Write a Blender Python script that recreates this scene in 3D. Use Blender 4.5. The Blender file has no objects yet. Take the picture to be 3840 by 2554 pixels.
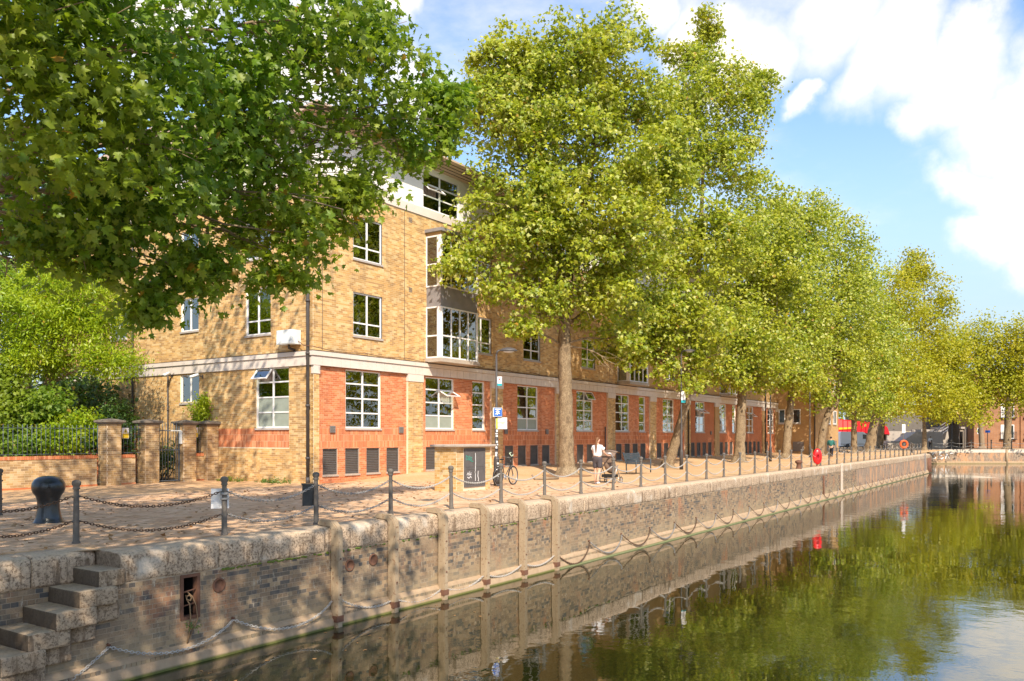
import bpy, bmesh, math, random
import numpy as np
from mathutils import Matrix, Vector

# Axes: x runs along the quay away from the viewer, y from the water to the flats, z up (0 = promenade).
scene = bpy.context.scene
COL = scene.collection
R = math.radians
rnd = random.Random(7)
rng = np.random.default_rng(7)

CLOUDS = [(0.805,0.367,0.466,0.046,1.00), (0.836,0.331,0.437,0.062,1.00), (0.857,0.282,0.432,0.077,1.00), (0.876,0.207,0.436,0.084,1.00), (0.909,0.140,0.392,0.083,1.00), (0.932,0.084,0.351,0.068,1.00), (0.951,0.044,0.306,0.062,1.00), (0.895,0.122,0.428,0.057,1.00), (0.919,0.075,0.387,0.043,1.00), (0.942,0.016,0.334,0.056,1.00), (0.967,-0.005,0.254,0.071,1.00), (0.901,0.235,0.365,0.028,1.00), (0.959,0.083,0.270,0.040,1.00), (0.968,0.053,0.247,0.049,1.00), (0.974,0.076,0.212,0.038,1.00), (0.978,0.046,0.204,0.044,1.00), (0.676,0.578,0.456,0.044,1.00), (0.659,0.603,0.449,0.042,1.00), (0.702,0.603,0.380,0.060,0.75), (0.716,0.577,0.393,0.032,0.50), (0.610,0.684,0.400,0.115,0.90), (0.461,0.765,0.450,0.134,0.90), (0.868,0.305,0.391,0.058,0.60), (0.916,0.174,0.362,0.050,0.80), (0.940,0.116,0.322,0.035,0.80)]
EXPOSURE = .95
SUN_E = 3.7
SKY_S = .15
CLOUD_V = 5.6
WATER_B = .12
SKY_TINT = (.85,.92,1.0,1)
HAZE_C = (2.2,2.75,3.2,1)
# ---------------------------------------------------------------- camera, light, exposure
cam_d = bpy.data.cameras.new('camera')
cam_o = bpy.data.objects.new('camera', cam_d); COL.objects.link(cam_o)
cam_o.location = (0, 0, 1.73)
cam_o.rotation_euler = (R(90), 0, -math.atan2(.828, .5606))
cam_d.sensor_width = 36; cam_d.lens = 29.0; cam_d.shift_y = .0937
cam_d.clip_start = .1; cam_d.clip_end = 3000
scene.camera = cam_o
scene.view_settings.view_transform = 'Standard'
scene.view_settings.look = 'None'
scene.view_settings.exposure = EXPOSURE
scene.view_settings.gamma = 1
scene.view_settings.use_curve_mapping = False
scene.cycles.max_bounces = 8
scene.cycles.transparent_max_bounces = 12
scene.cycles.use_denoising = True

SUN_DIR = Vector((-.485, -.50, .63)).normalized()
sun_d = bpy.data.lights.new('sun', 'SUN'); sun_d.energy = SUN_E; sun_d.angle = R(.53); sun_d.color = (1, .90, .75)
sun_o = bpy.data.objects.new('sun', sun_d); COL.objects.link(sun_o)
sun_o.location = (-20, -20, 40)
sun_o.rotation_euler = SUN_DIR.to_track_quat('Z', 'Y').to_euler()

def make_world():
    w = bpy.data.worlds.new('World'); scene.world = w; w.use_nodes = True
    nt = w.node_tree; N = nt.nodes; L = nt.links; N.clear()
    def n(t, **k):
        x = N.new(t)
        for a, b in k.items(): setattr(x, a, b)
        return x
    sky = n('ShaderNodeTexSky', sky_type='NISHITA', sun_disc=False, sun_elevation=math.asin(SUN_DIR.z),
            sun_rotation=math.atan2(SUN_DIR.x, SUN_DIR.y), altitude=20, air_density=1.0, dust_density=.6, ozone_density=1.6)
    tc = n('ShaderNodeTexCoord')
    nz = n('ShaderNodeTexNoise'); nz.inputs['Scale'].default_value = 5.5; nz.inputs['Detail'].default_value = 7; nz.inputs['Roughness'].default_value = .56
    L.new(tc.outputs['Generated'], nz.inputs['Vector'])
    # wispy edges: the direction is pushed about by the noise before the cloud bodies are laid out
    sub = n('ShaderNodeVectorMath', operation='SUBTRACT'); sub.inputs[1].default_value = (.5, .5, .5)
    L.new(nz.outputs['Color'], sub.inputs[0])
    sc = n('ShaderNodeVectorMath', operation='SCALE'); sc.inputs['Scale'].default_value = .16
    L.new(sub.outputs[0], sc.inputs[0])
    ad = n('ShaderNodeVectorMath', operation='ADD'); L.new(tc.outputs['Generated'], ad.inputs[0]); L.new(sc.outputs[0], ad.inputs[1])
    acc = None
    for (x, y, z, r, k) in CLOUDS:
        d = n('ShaderNodeVectorMath', operation='DISTANCE'); L.new(ad.outputs[0], d.inputs[0]); d.inputs[1].default_value = (x, y, z)
        m = n('ShaderNodeMapRange', interpolation_type='SMOOTHSTEP'); L.new(d.outputs['Value'], m.inputs['Value'])
        m.inputs['From Min'].default_value = r; m.inputs['From Max'].default_value = r * .12
        m.inputs['To Min'].default_value = 0; m.inputs['To Max'].default_value = k
        if acc is None: acc = m.outputs[0]
        else:
            a = n('ShaderNodeMath', operation='MAXIMUM'); L.new(acc, a.inputs[0]); L.new(m.outputs[0], a.inputs[1]); acc = a.outputs[0]
    # scattered thin cloud over the whole sky
    n2 = n('ShaderNodeTexNoise'); n2.inputs['Scale'].default_value = 2.2; n2.inputs['Detail'].default_value = 8; n2.inputs['Roughness'].default_value = .6
    mp = n('ShaderNodeMapping'); mp.inputs['Scale'].default_value = (1, 1, 2.4); mp.inputs['Location'].default_value = (3.1, .7, .4)
    L.new(tc.outputs['Generated'], mp.inputs[0]); L.new(mp.outputs[0], n2.inputs['Vector'])
    m2 = n('ShaderNodeMapRange', interpolation_type='SMOOTHSTEP'); L.new(n2.outputs['Fac'], m2.inputs['Value'])
    m2.inputs['From Min'].default_value = .46; m2.inputs['From Max'].default_value = .80; m2.inputs['To Max'].default_value = .7
    mx = n('ShaderNodeMath', operation='MAXIMUM'); L.new(acc, mx.inputs[0]); L.new(m2.outputs[0], mx.inputs[1])
    # milky towards the horizon
    sx = n('ShaderNodeSeparateXYZ'); L.new(tc.outputs['Generated'], sx.inputs[0])
    hz = n('ShaderNodeMapRange', interpolation_type='SMOOTHSTEP'); L.new(sx.outputs['Z'], hz.inputs['Value'])
    hz.inputs['From Min'].default_value = .40; hz.inputs['From Max'].default_value = .06; hz.inputs['To Max'].default_value = .92
    tint = n('ShaderNodeMix', data_type='RGBA', blend_type='MULTIPLY'); tint.inputs['Factor'].default_value = 1
    L.new(sky.outputs[0], tint.inputs['A']); tint.inputs['B'].default_value = SKY_TINT
    hm = n('ShaderNodeMix', data_type='RGBA'); L.new(hz.outputs[0], hm.inputs['Factor']); L.new(tint.outputs['Result'], hm.inputs['A']); hm.inputs['B'].default_value = HAZE_C
    mix = n('ShaderNodeMix', data_type='RGBA'); L.new(mx.outputs[0], mix.inputs['Factor'])
    L.new(hm.outputs['Result'], mix.inputs['A']); mix.inputs['B'].default_value = (CLOUD_V, CLOUD_V * .91, CLOUD_V * .78, 1)
    bg = n('ShaderNodeBackground'); bg.inputs['Strength'].default_value = SKY_S
    L.new(mix.outputs['Result'], bg.inputs['Color'])
    out = n('ShaderNodeOutputWorld'); L.new(bg.outputs[0], out.inputs[0])
make_world()

# ---------------------------------------------------------------- mesh helpers
def mesh_np(name, V, F, smooth=False):
    V = np.asarray(V, dtype=np.float32); F = np.asarray(F, dtype=np.int32)
    me = bpy.data.meshes.new(name)
    k = F.shape[1]
    me.vertices.add(len(V)); me.vertices.foreach_set('co', V.ravel())
    me.loops.add(F.size); me.loops.foreach_set('vertex_index', F.ravel())
    me.polygons.add(len(F)); me.polygons.foreach_set('loop_start', np.arange(0, F.size, k, dtype=np.int32))
    try: me.polygons.foreach_set('loop_total', np.full(len(F), k, dtype=np.int32))
    except Exception: pass
    me.polygons.foreach_set('use_smooth', np.full(len(F), bool(smooth)))
    me.update(calc_edges=True); me.validate()
    return me

class MB:
    def __init__(s): s.v = []; s.f = []; s.sm = []
    def _add(s, vs, fs, smooth=False):
        b = len(s.v); s.v += [tuple(p) for p in vs]
        s.f += [tuple(i + b for i in f) for f in fs]; s.sm += [smooth] * len(fs)
    def box(s, x0, x1, y0, y1, z0, z1, M=None):
        vs = [(x0,y0,z0),(x1,y0,z0),(x1,y1,z0),(x0,y1,z0),(x0,y0,z1),(x1,y0,z1),(x1,y1,z1),(x0,y1,z1)]
        if M is not None: vs = [M @ Vector(p) for p in vs]
        s._add(vs, [(0,3,2,1),(4,5,6,7),(0,1,5,4),(1,2,6,5),(2,3,7,6),(3,0,4,7)])
        return s
    def cbox(s, c, d, M=None):
        T = Matrix.Translation(c) @ (M if M is not None else Matrix())
        return s.box(-d[0]/2, d[0]/2, -d[1]/2, d[1]/2, -d[2]/2, d[2]/2, T)
    def tube(s, pts, rad, n=8, caps=True, closed=False, smooth=True):
        pts = [Vector(p) for p in pts]; m = len(pts)
        if not hasattr(rad, '__len__'): rad = [rad] * m
        vs = []; up = None
        for i, p in enumerate(pts):
            if closed: d = pts[(i+1) % m] - pts[i-1]
            else: d = pts[min(i+1, m-1)] - pts[max(i-1, 0)]
            d.normalize()
            if up is None:
                up = Vector((0,0,1)) if abs(d.z) < .9 else Vector((1,0,0))
            a = up - d * up.dot(d)
            if a.length < 1e-4: a = d.orthogonal()
            a.normalize(); up = a; b = d.cross(a)
            for k in range(n):
                t = 2*math.pi*k/n
                vs.append(p + (a*math.cos(t) + b*math.sin(t)) * rad[i])
        fs = []
        for i in range(m if closed else m-1):
            j = (i+1) % m
            for k in range(n):
                q = (k+1) % n
                fs.append((i*n+k, i*n+q, j*n+q, j*n+k))
        if caps and not closed:
            fs.append(tuple(range(n-1, -1, -1))); fs.append(tuple((m-1)*n+k for k in range(n)))
        s._add(vs, fs, smooth); return s
    def bar(s, a, b, r, n=6): return s.tube([a, b], r, n)
    def lathe(s, prof, n=20, c=(0,0,0), M=None, smooth=True):
        vs = []
        for (r, z) in prof:
            for k in range(n):
                t = 2*math.pi*k/n
                p = Vector((r*math.cos(t), r*math.sin(t), z))
                if M is not None: p = M @ p
                vs.append(p + Vector(c))
        fs = []
        for i in range(len(prof)-1):
            for k in range(n):
                q = (k+1) % n
                fs.append((i*n+k, i*n+q, (i+1)*n+q, (i+1)*n+k))
        if prof[0][0] > 1e-4: fs.append(tuple(range(n-1, -1, -1)))
        if prof[-1][0] > 1e-4: fs.append(tuple((len(prof)-1)*n+k for k in range(n)))
        s._add(vs, fs, smooth); return s
    def prism(s, poly, d0, d1, f):
        """poly: 2-D outline; f(a, b, d) gives the point"""
        n = len(poly)
        vs = [f(a, b, d0) for a, b in poly] + [f(a, b, d1) for a, b in poly]
        fs = [tuple(range(n-1, -1, -1)), tuple(range(n, 2*n))] + [(i, (i+1) % n, n+(i+1) % n, n+i) for i in range(n)]
        s._add(vs, fs); return s
    def ell(s, c, r, n=12, m=8, M=None):
        pr = [(max(1e-5, math.sin(math.pi*i/m)), -math.cos(math.pi*i/m)) for i in range(m+1)]
        S = Matrix.Diagonal((r[0], r[1], r[2], 1))
        return s.lathe(pr, n, c, (M @ S) if M is not None else S)
    def quad(s, a, b, c, d): s._add([a,b,c,d], [(0,1,2,3)]); return s
    def mesh(s, name):
        me = bpy.data.meshes.new(name); me.from_pydata([tuple(v) for v in s.v], [], s.f)
        me.polygons.foreach_set('use_smooth', s.sm); me.update(); return me

def put(name, me, mat, parent=None, loc=None, rot=None, **pr):
    if isinstance(me, MB): me = me.mesh(name)
    if mat is not None and not me.materials: me.materials.append(mat)
    o = bpy.data.objects.new(name, me); COL.objects.link(o)
    if parent is not None:
        o.parent = parent
        if loc is None and parent.get('_w'): o.matrix_parent_inverse = Matrix.Translation(-parent.location)
    if loc is not None: o.location = loc
    if rot is not None: o.rotation_euler = rot
    for k, v in pr.items(): o[k] = v
    return o
def thing(name, label, cat, loc=(0,0,0), rz=0, group=None, world=False):
    """an Empty at the thing's base; world=True: its parts are written in world coordinates"""
    o = bpy.data.objects.new(name, None); COL.objects.link(o); o.location = loc; o.rotation_euler = (0, 0, rz)
    o.empty_display_size = .1
    o['label'] = label; o['category'] = cat
    if group: o['group'] = group
    if world: o['_w'] = 1
    return o
def solo(name, me, mat, label, cat, loc=None, rot=None, group=None):
    o = put(name, me, mat, None, loc, rot, label=label, category=cat)
    if group: o['group'] = group
    return o
def copy_thing(root, loc, label, rz=None):
    r = root.copy(); COL.objects.link(r); r.location = loc; r['label'] = label
    if rz is not None: r.rotation_euler = (0, 0, rz)
    for ch in root.children:
        c2 = ch.copy(); COL.objects.link(c2); c2.parent = r
        for g in ch.children:
            d = g.copy(); COL.objects.link(d); d.parent = c2
    return r

# ---------------------------------------------------------------- materials
MATS = {}
class NT:
    def __init__(s, name):
        s.m = bpy.data.materials.new(name); s.m.use_nodes = True; s.t = s.m.node_tree; s.t.nodes.clear()
        s.out = s.n('ShaderNodeOutputMaterial'); MATS[name] = s.m
    def n(s, t, **k):
        x = s.t.nodes.new(t)
        for a, b in k.items(): setattr(x, a, b)
        return x
    def l(s, a, b): s.t.links.new(a, b)
    def pos(s): return s.n('ShaderNodeNewGeometry').outputs['Position']
    def obj(s): return s.n('ShaderNodeTexCoord').outputs['Object']
    def noise(s, vec, scale, detail=4, rough=.55, stretch=None):
        if stretch:
            mp = s.n('ShaderNodeMapping'); mp.inputs['Scale'].default_value = stretch; s.l(vec, mp.inputs[0]); vec = mp.outputs[0]
        x = s.n('ShaderNodeTexNoise'); x.inputs['Scale'].default_value = scale; x.inputs['Detail'].default_value = detail
        x.inputs['Roughness'].default_value = rough; s.l(vec, x.inputs['Vector']); return x.outputs['Fac']
    def rng(s, v, a, b, c=0, d=1, smooth=True):
        x = s.n('ShaderNodeMapRange', interpolation_type='SMOOTHSTEP' if smooth else 'LINEAR'); s.l(v, x.inputs['Value'])
        for k, q in zip(('From Min', 'From Max', 'To Min', 'To Max'), (a, b, c, d)): x.inputs[k].default_value = q
        return x.outputs[0]
    def mix(s, f, a, b, mode='MIX'):
        x = s.n('ShaderNodeMix', data_type='RGBA', blend_type=mode)
        for k, q in (('Factor', f), ('A', a), ('B', b)):
            if isinstance(q, (int, float)): x.inputs[k].default_value = q
            elif isinstance(q, tuple): x.inputs[k].default_value = q if len(q) == 4 else (*q, 1)
            else: s.l(q, x.inputs[k])
        return x.outputs['Result']
    def math(s, op, a, b=None):
        x = s.n('ShaderNodeMath', operation=op)
        for i, q in enumerate((a, b)):
            if q is None: continue
            if isinstance(q, (int, float)): x.inputs[i].default_value = q
            else: s.l(q, x.inputs[i])
        return x.outputs[0]
    def rand(s):
        g = s.n('ShaderNodeNewGeometry'); o = s.n('ShaderNodeObjectInfo')
        return s.math('FRACT', s.math('ADD', g.outputs['Random Per Island'], o.outputs['Random']))
    def ramp(s, f, cols, const=False):
        x = s.n('ShaderNodeValToRGB'); e = x.color_ramp
        e.interpolation = 'CONSTANT' if const else 'LINEAR'
        k = len(cols)
        while len(e.elements) < k: e.elements.new(.5)
        for i, cc in enumerate(cols):
            e.elements[i].position = i / k if const else i / max(1, k-1); e.elements[i].color = (*cc, 1)
        s.l(f, x.inputs[0]); return x.outputs[0]
    def bump(s, h, strength=.3, dist=.01):
        x = s.n('ShaderNodeBump'); x.inputs['Strength'].default_value = strength; x.inputs['Distance'].default_value = dist
        s.l(h, x.inputs['Height']); return x.outputs[0]
    def fin(s, col, rough=.85, metal=0, bump=None, spec=.3):
        p = s.n('ShaderNodeBsdfPrincipled'); s.l(p.outputs[0], s.out.inputs[0])
        if isinstance(col, tuple): p.inputs['Base Color'].default_value = (*col, 1)
        else: s.l(col, p.inputs['Base Color'])
        if isinstance(rough, (int, float)): p.inputs['Roughness'].default_value = rough
        else: s.l(rough, p.inputs['Roughness'])
        p.inputs['Metallic'].default_value = metal; p.inputs['Specular IOR Level'].default_value = spec
        if bump is not None: s.l(bump, p.inputs['Normal'])
        s.p = p; return s.m

def m_brick(name, cols, stain=(.12,.09,.06), amt=.45, grain=.25):
    t = NT(name); P = t.pos()
    c = t.ramp(t.rand(), cols, True)
    c = t.mix(t.rng(t.noise(P, 1.1, 5), .42, .72, 0, amt), c, stain)
    c = t.mix(t.rng(t.noise(P, 2.4, 6, .65, (1,1,.10)), .50, .68, 0, .32), c, stain)
    c = t.mix(grain, c, t.ramp(t.noise(P, 60, 3), [(.25,.25,.25),(.9,.9,.9)]), 'OVERLAY')
    return t.fin(c, .88, bump=t.bump(t.noise(P, 90, 3), .35, .004))
def m_plain(name, col, rough=.8, metal=0, var=.25, scale=6, bumpd=0, spec=.3):
    t = NT(name); P = t.pos()
    dk = tuple(v * (1 - var) for v in col); lt = tuple(min(1, v * (1 + var)) for v in col)
    c = t.ramp(t.noise(P, scale, 6, .6), [dk, col, lt])
    b = t.bump(t.noise(P, scale * 8, 4), .4, bumpd) if bumpd else None
    return t.fin(c, rough, metal, b, spec)
YEL = [(.60,.365,.14),(.66,.425,.18),(.51,.30,.11),(.68,.47,.225),(.43,.25,.10),(.60,.345,.12)]
RED = [(.60,.20,.08),(.66,.24,.10),(.51,.165,.065),(.67,.28,.135),(.55,.18,.075)]
DRK = [(.245,.165,.10),(.14,.11,.08),(.31,.21,.125),(.095,.085,.075),(.36,.25,.145),(.22,.15,.095),(.27,.175,.10)]
m_brick('brick_yellow', YEL, amt=.28)
m_brick('brick_red', RED, (.20,.06,.03), .3)
m_brick('brick_garden', [(.50,.31,.13),(.56,.37,.18),(.44,.27,.12),(.60,.42,.23),(.35,.22,.11)], (.10,.085,.05), .5)
m_brick('brick_kiosk', [(.55,.34,.13),(.61,.40,.18),(.49,.28,.09),(.63,.45,.24)], amt=.25)
m_brick('brick_far', [(.30,.13,.06),(.36,.16,.07),(.26,.11,.05)], amt=.3)
m_plain('mortar_pale', (.74,.60,.42), .95, scale=9)
m_plain('mortar_red', (.76,.48,.32), .95, scale=9)
m_plain('band_stone', (.66,.57,.49), .8, var=.16, scale=3)
m_plain('band_dark', (.10,.075,.06), .9)
m_plain('render_white', (.82,.77,.70), .85, var=.07, scale=2)
m_plain('frame_white', (.80,.77,.74), .4, var=.05, scale=3, spec=.4)
m_plain('sill_grey', (.42,.37,.33), .8)
m_plain('lead_grey', (.24,.22,.215), .6, var=.35, scale=3)
m_plain('louvre_grey', (.19,.17,.155), .55, var=.3, scale=5)
m_plain('soffit_brown', (.52,.39,.29), .7, var=.15, scale=2)
m_plain('pipe_dark', (.075,.065,.06), .5, var=.3)
m_plain('iron_black', (.018,.022,.026), .28, var=.4, scale=8, bumpd=.003, spec=.6)
m_plain('iron_grey', (.14,.12,.10), .7, var=.5, scale=14, bumpd=.003, spec=.15)
m_plain('chain_steel', (.30,.28,.26), .5, .2, var=.4, scale=20)
m_plain('chain_pale', (.46,.42,.37), .55, .1, var=.4, scale=20)
m_plain('chain_rust', (.13,.075,.045), .8, 0, var=.5, scale=20)
m_plain('rail_steel', (.10,.12,.14), .5, var=.3)
m_plain('rust', (.16,.075,.045), .9, var=.5, scale=9, bumpd=.01)
m_plain('rope', (.24,.15,.08), .95, var=.3, scale=30)
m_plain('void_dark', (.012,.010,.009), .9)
m_plain('room_dark', (.70,.64,.55), .9)
m_plain('curtain_white', (.62,.58,.52), .9, var=.1, scale=3)
m_plain('curtain_yellow', (.72,.44,.06), .9, var=.1)
m_plain('curtain_green', (.30,.34,.25), .9, var=.15)
m_plain('blind_reflection_brown', (.28,.20,.17), .9, var=.1)  # a blind, and a stand-in for reflections in the upper panes
m_plain('box_white', (.70,.72,.70), .6, var=.15, scale=8)
m_plain('cap_stone', (.20,.165,.13), .9, var=.4, scale=7, bumpd=.01)
m_plain('slab_stone', (.42,.35,.28), .9, var=.3, scale=8, bumpd=.01)
m_plain('door_grey', (.11,.10,.095), .7, var=.3, scale=6)
m_plain('paint_teal', (.03,.42,.30), .6)
m_plain('paint_white', (.78,.76,.74), .6)
m_plain('paper_white', (.80,.77,.74), .5, var=.06)
m_plain('sign_yellow', (.80,.55,.03), .5, var=.05)
m_plain('sign_blue', (.03,.13,.55), .4, var=.2)
m_plain('sign_teal', (.02,.35,.40), .4)
m_plain('sticker_yellow', (.75,.58,.02), .6)
m_plain('peach', (.75,.50,.36), .6, var=.3, scale=12)
m_plain('pale_green', (.50,.60,.42), .6, var=.3, scale=16)
m_plain('rescue_red', (.75,.015,.015), .35, var=.2, spec=.5)
m_plain('rescue_orange', (.80,.12,.03), .4, var=.2)
m_plain('bridge_red', (.55,.012,.02), .45, var=.15, spec=.4)
m_plain('bridge_pink', (.66,.10,.09), .45, var=.1)
m_plain('bridge_yellow', (.85,.50,.02), .5)
m_plain('far_coping', (.62,.52,.42), .9, var=.15, scale=2)
m_plain('concrete', (.42,.36,.30), .9, var=.2, scale=2)
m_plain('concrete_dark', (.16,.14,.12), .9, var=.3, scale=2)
m_plain('van_white', (.78,.79,.80), .25, var=.03, spec=.5)
m_plain('tyre', (.02,.02,.022), .8)
m_plain('skin', (.62,.36,.24), .55, var=.08)
m_plain('hair', (.17,.075,.03), .6, var=.4, scale=40)
m_plain('hair_dark', (.035,.02,.015), .6, var=.3, scale=30)
m_plain('shirt_white', (.78,.76,.74), .85, var=.05)
m_plain('shorts_grey', (.075,.062,.065), .85, var=.2)
m_plain('jacket_green', (.03,.14,.12), .8)
m_plain('trousers_dark', (.015,.016,.025), .85)
m_plain('pram_taupe', (.20,.135,.095), .85, var=.12)
m_plain('pram_black', (.02,.02,.02), .5)
m_plain('alloy', (.45,.45,.45), .35, .7)
m_plain('bench_grey', (.055,.07,.08), .5, var=.3)
m_plain('soil', (.085,.058,.035), .95, var=.4, scale=9, bumpd=.02)
m_plain('grate_soil', (.30,.165,.085), .95, var=.35, scale=12, bumpd=.01)
m_plain('far_ground', (.44,.30,.17), .9, var=.2, scale=.7)
m_plain('timber_dry', (.24,.18,.12), .9, var=.3, scale=5)

def mat_ground_brick():
    t = NT('paver'); P = t.pos()
    c = t.ramp(t.rand(), [(.57,.35,.195),(.66,.42,.245),(.47,.275,.145),(.70,.46,.28),(.54,.315,.17),(.62,.37,.205)], True)
    c = t.mix(t.rng(t.noise(P, .55, 5), .4, .75, 0, .5), c, (.66,.47,.30))
    c = t.mix(t.rng(t.noise(P, 1.9, 6, .65), .53, .75, 0, .45), c, (.24,.16,.10))
    return t.fin(c, .9, bump=t.bump(t.noise(P, 70, 3), .4, .004))
mat_ground_brick()
def mat_pave_far():
    t = NT('pavement_plain'); P = t.pos()
    b = t.n('ShaderNodeTexBrick'); mp = t.n('ShaderNodeMapping'); t.l(P, mp.inputs[0]); t.l(mp.outputs[0], b.inputs['Vector'])
    for k, v in (('Scale', 1.0), ('Brick Width', .215), ('Row Height', .108), ('Mortar Size', .006), ('Bias', 0)): b.inputs[k].default_value = v
    b.inputs['Color1'].default_value = (.60,.37,.18,1); b.inputs['Color2'].default_value = (.55,.325,.155,1); b.inputs['Mortar'].default_value = (.38,.23,.12,1)
    c = t.mix(t.rng(t.noise(P, .55, 5), .4, .75, 0, .5), b.outputs['Color'], (.66,.47,.30))
    c = t.mix(t.rng(t.noise(P, 1.9, 6, .65), .53, .75, 0, .45), c, (.24,.16,.10))
    return t.fin(c, .9)
mat_pave_far()
def mat_coping():
    t = NT('coping_granite'); P = t.pos(); g = t.n('ShaderNodeNewGeometry')
    c = t.ramp(t.noise(P, 3.5, 8, .7), [(.33,.215,.135),(.54,.39,.26),(.66,.52,.37)])
    c = t.mix(t.rng(t.noise(P, 26, 6, .75), .47, .60, 0, .85), c, (.13,.085,.05))
    # run-off streaks down the exposed face
    st = t.noise(P, 7, 6, .7, (1, 1, .12))
    sx = t.n('ShaderNodeSeparateXYZ'); t.l(P, sx.inputs[0])
    face = t.rng(sx.outputs['Z'], -.04, -.16)
    c = t.mix(t.math('MULTIPLY', t.rng(st, .5, .62, 0, .75), face), c, (.15,.095,.055))
    c = t.mix(t.rng(t.noise(P, 1.3, 3), .58, .72, 0, .6), c, (.66,.58,.47))
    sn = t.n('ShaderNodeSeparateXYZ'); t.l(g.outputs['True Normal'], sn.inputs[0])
    c = t.mix(t.math('MULTIPLY', t.rng(sn.outputs['Z'], .55, .9), t.rng(t.noise(P, 4, 4), .3, .6, .35, .7)), c, (.56,.42,.28))  # upward faces: wear and lighter tops both put into the colour
    c = t.mix(t.math('MULTIPLY', t.rng(sn.outputs['X'], -.6, -.9), .62), c, (.13,.09,.055))  # left-facing faces darkened: shade as well as grime put into the colour
    return t.fin(c, .92, bump=t.bump(t.noise(P, 38, 8, .7), .8, .012))
mat_coping()
def mat_step():
    t = NT('step_stone'); P = t.pos(); g = t.n('ShaderNodeNewGeometry')
    c = t.ramp(t.noise(P, 3.5, 8, .7), [(.25,.165,.10),(.41,.295,.19),(.55,.42,.28)])
    c = t.mix(t.rng(t.noise(P, 26, 6, .75), .47, .60, 0, .85), c, (.13,.085,.05))
    # run-off streaks down the exposed face
    st = t.noise(P, 7, 6, .7, (1, 1, .12))
    sx = t.n('ShaderNodeSeparateXYZ'); t.l(P, sx.inputs[0])
    face = t.rng(sx.outputs['Z'], -.04, -.16)
    c = t.mix(t.math('MULTIPLY', t.rng(st, .5, .62, 0, .75), face), c, (.15,.095,.055))
    c = t.mix(t.rng(t.noise(P, 1.3, 3), .58, .72, 0, .6), c, (.66,.58,.47))
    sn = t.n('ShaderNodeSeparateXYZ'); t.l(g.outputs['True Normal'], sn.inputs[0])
    c = t.mix(t.math('MULTIPLY', t.rng(sn.outputs['Z'], .55, .9), t.rng(t.noise(P, 4, 4), .3, .6, .35, .7)), c, (.44,.33,.215))  # treads paler: wear plus their lighter look in the shade, put into the colour
    c = t.mix(t.math('MULTIPLY', t.rng(sn.outputs['X'], -.6, -.9), .85), c, (.085,.06,.038))  # risers darkened: their shade, with some grime, is painted into the stone colour
    return t.fin(c, .92, bump=t.bump(t.noise(P, 38, 8, .7), .8, .012))
mat_step()
def mat_quay_brick(name='quay_brick'):
    t = NT(name); P = t.pos()
    c = t.ramp(t.rand(), DRK, True)
    c = t.mix(t.rng(t.noise(P, .9, 6, .6), .44, .62, 0, .55), c, (.33,.235,.145))
    c = t.mix(t.rng(t.noise(P, 1.7, 5, .6, (1,1,.35)), .54, .70, 0, .75), c, (.40,.17,.08))
    c = t.mix(t.rng(t.noise(P, 11, 7, .7, (1,1,.3)), .57, .68, 0, .75), c, (.52,.44,.33))
    c = t.mix(t.rng(t.noise(P, 34, 6, .7), .52, .66, 0, .6), c, (.09,.07,.055))
    sx = t.n('ShaderNodeSeparateXYZ'); t.l(P, sx.inputs[0])
    c = t.mix(t.math('MULTIPLY', t.rng(sx.outputs['Z'], -1.0, -1.55), t.rng(t.noise(P, 2.2, 5), .3, .6, .1, .6)), c, (.37,.28,.165))
    return t.fin(c, .9, bump=t.bump(t.noise(P, 55, 5), .6, .006))
mat_quay_brick()
def mat_quay_mortar():
    t = NT('quay_mortar'); P = t.pos()
    c = t.ramp(t.noise(P, 3.0, 7, .7), [(.22,.155,.095),(.36,.27,.18),(.62,.53,.41)])
    c = t.mix(t.rng(t.noise(P, .9, 6, .6), .44, .62, 0, .7), c, (.34,.25,.16))
    return t.fin(c, .95)
mat_quay_mortar()
def mat_ledge():
    t = NT('ledge_cement'); P = t.pos()
    c = t.ramp(t.noise(P, 4.5, 8, .72, (1,1,.6)), [(.22,.145,.085),(.39,.27,.165),(.55,.41,.26)])
    sx = t.n('ShaderNodeSeparateXYZ'); t.l(P, sx.inputs[0])
    c = t.mix(t.rng(sx.outputs['Z'], -1.83, -1.885), c, (.12,.12,.03))
    return t.fin(c, .9, bump=t.bump(t.noise(P, 20, 6, .7), .6, .015))
mat_ledge()
def mat_fender():
    t = NT('fender_concrete'); P = t.pos()
    c = t.ramp(t.noise(P, 5, 7, .7, (1,1,.25)), [(.20,.14,.085),(.37,.27,.17),(.50,.39,.26)])
    c = t.mix(t.rng(t.noise(P, 18, 5), .56, .68, 0, .7), c, (.17,.075,.03))
    return t.fin(c, .9, bump=t.bump(t.noise(P, 30, 6, .7, (1,1,.2)), .6, .01))
mat_fender()
def mat_bark():
    t = NT('plane_bark'); P = t.pos()
    n = t.rng(t.noise(P, 3.6, 9, .68, (1,1,.55)), .36, .64, 0, 1, False)
    c = t.ramp(n, [(.075,.05,.028),(.13,.085,.05),(.29,.21,.12),(.17,.115,.065),(.38,.29,.175),(.22,.15,.085)], True)
    c = t.mix(.4, c, t.ramp(t.noise(P, 14.0, 7, .7, (1,1,.5)), [(.09,.06,.035),(.24,.17,.10),(.38,.29,.18)]))
    return t.fin(c, .9, bump=t.bump(t.noise(P, 10, 8, .75, (1,1,.3)), .9, .03))
mat_bark()
m_plain('bark_dark', (.09,.065,.045), .95, var=.4, scale=8, bumpd=.01)
m_plain('bark_pale', (.27,.195,.125), .95, var=.35, scale=6, bumpd=.01)
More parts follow.
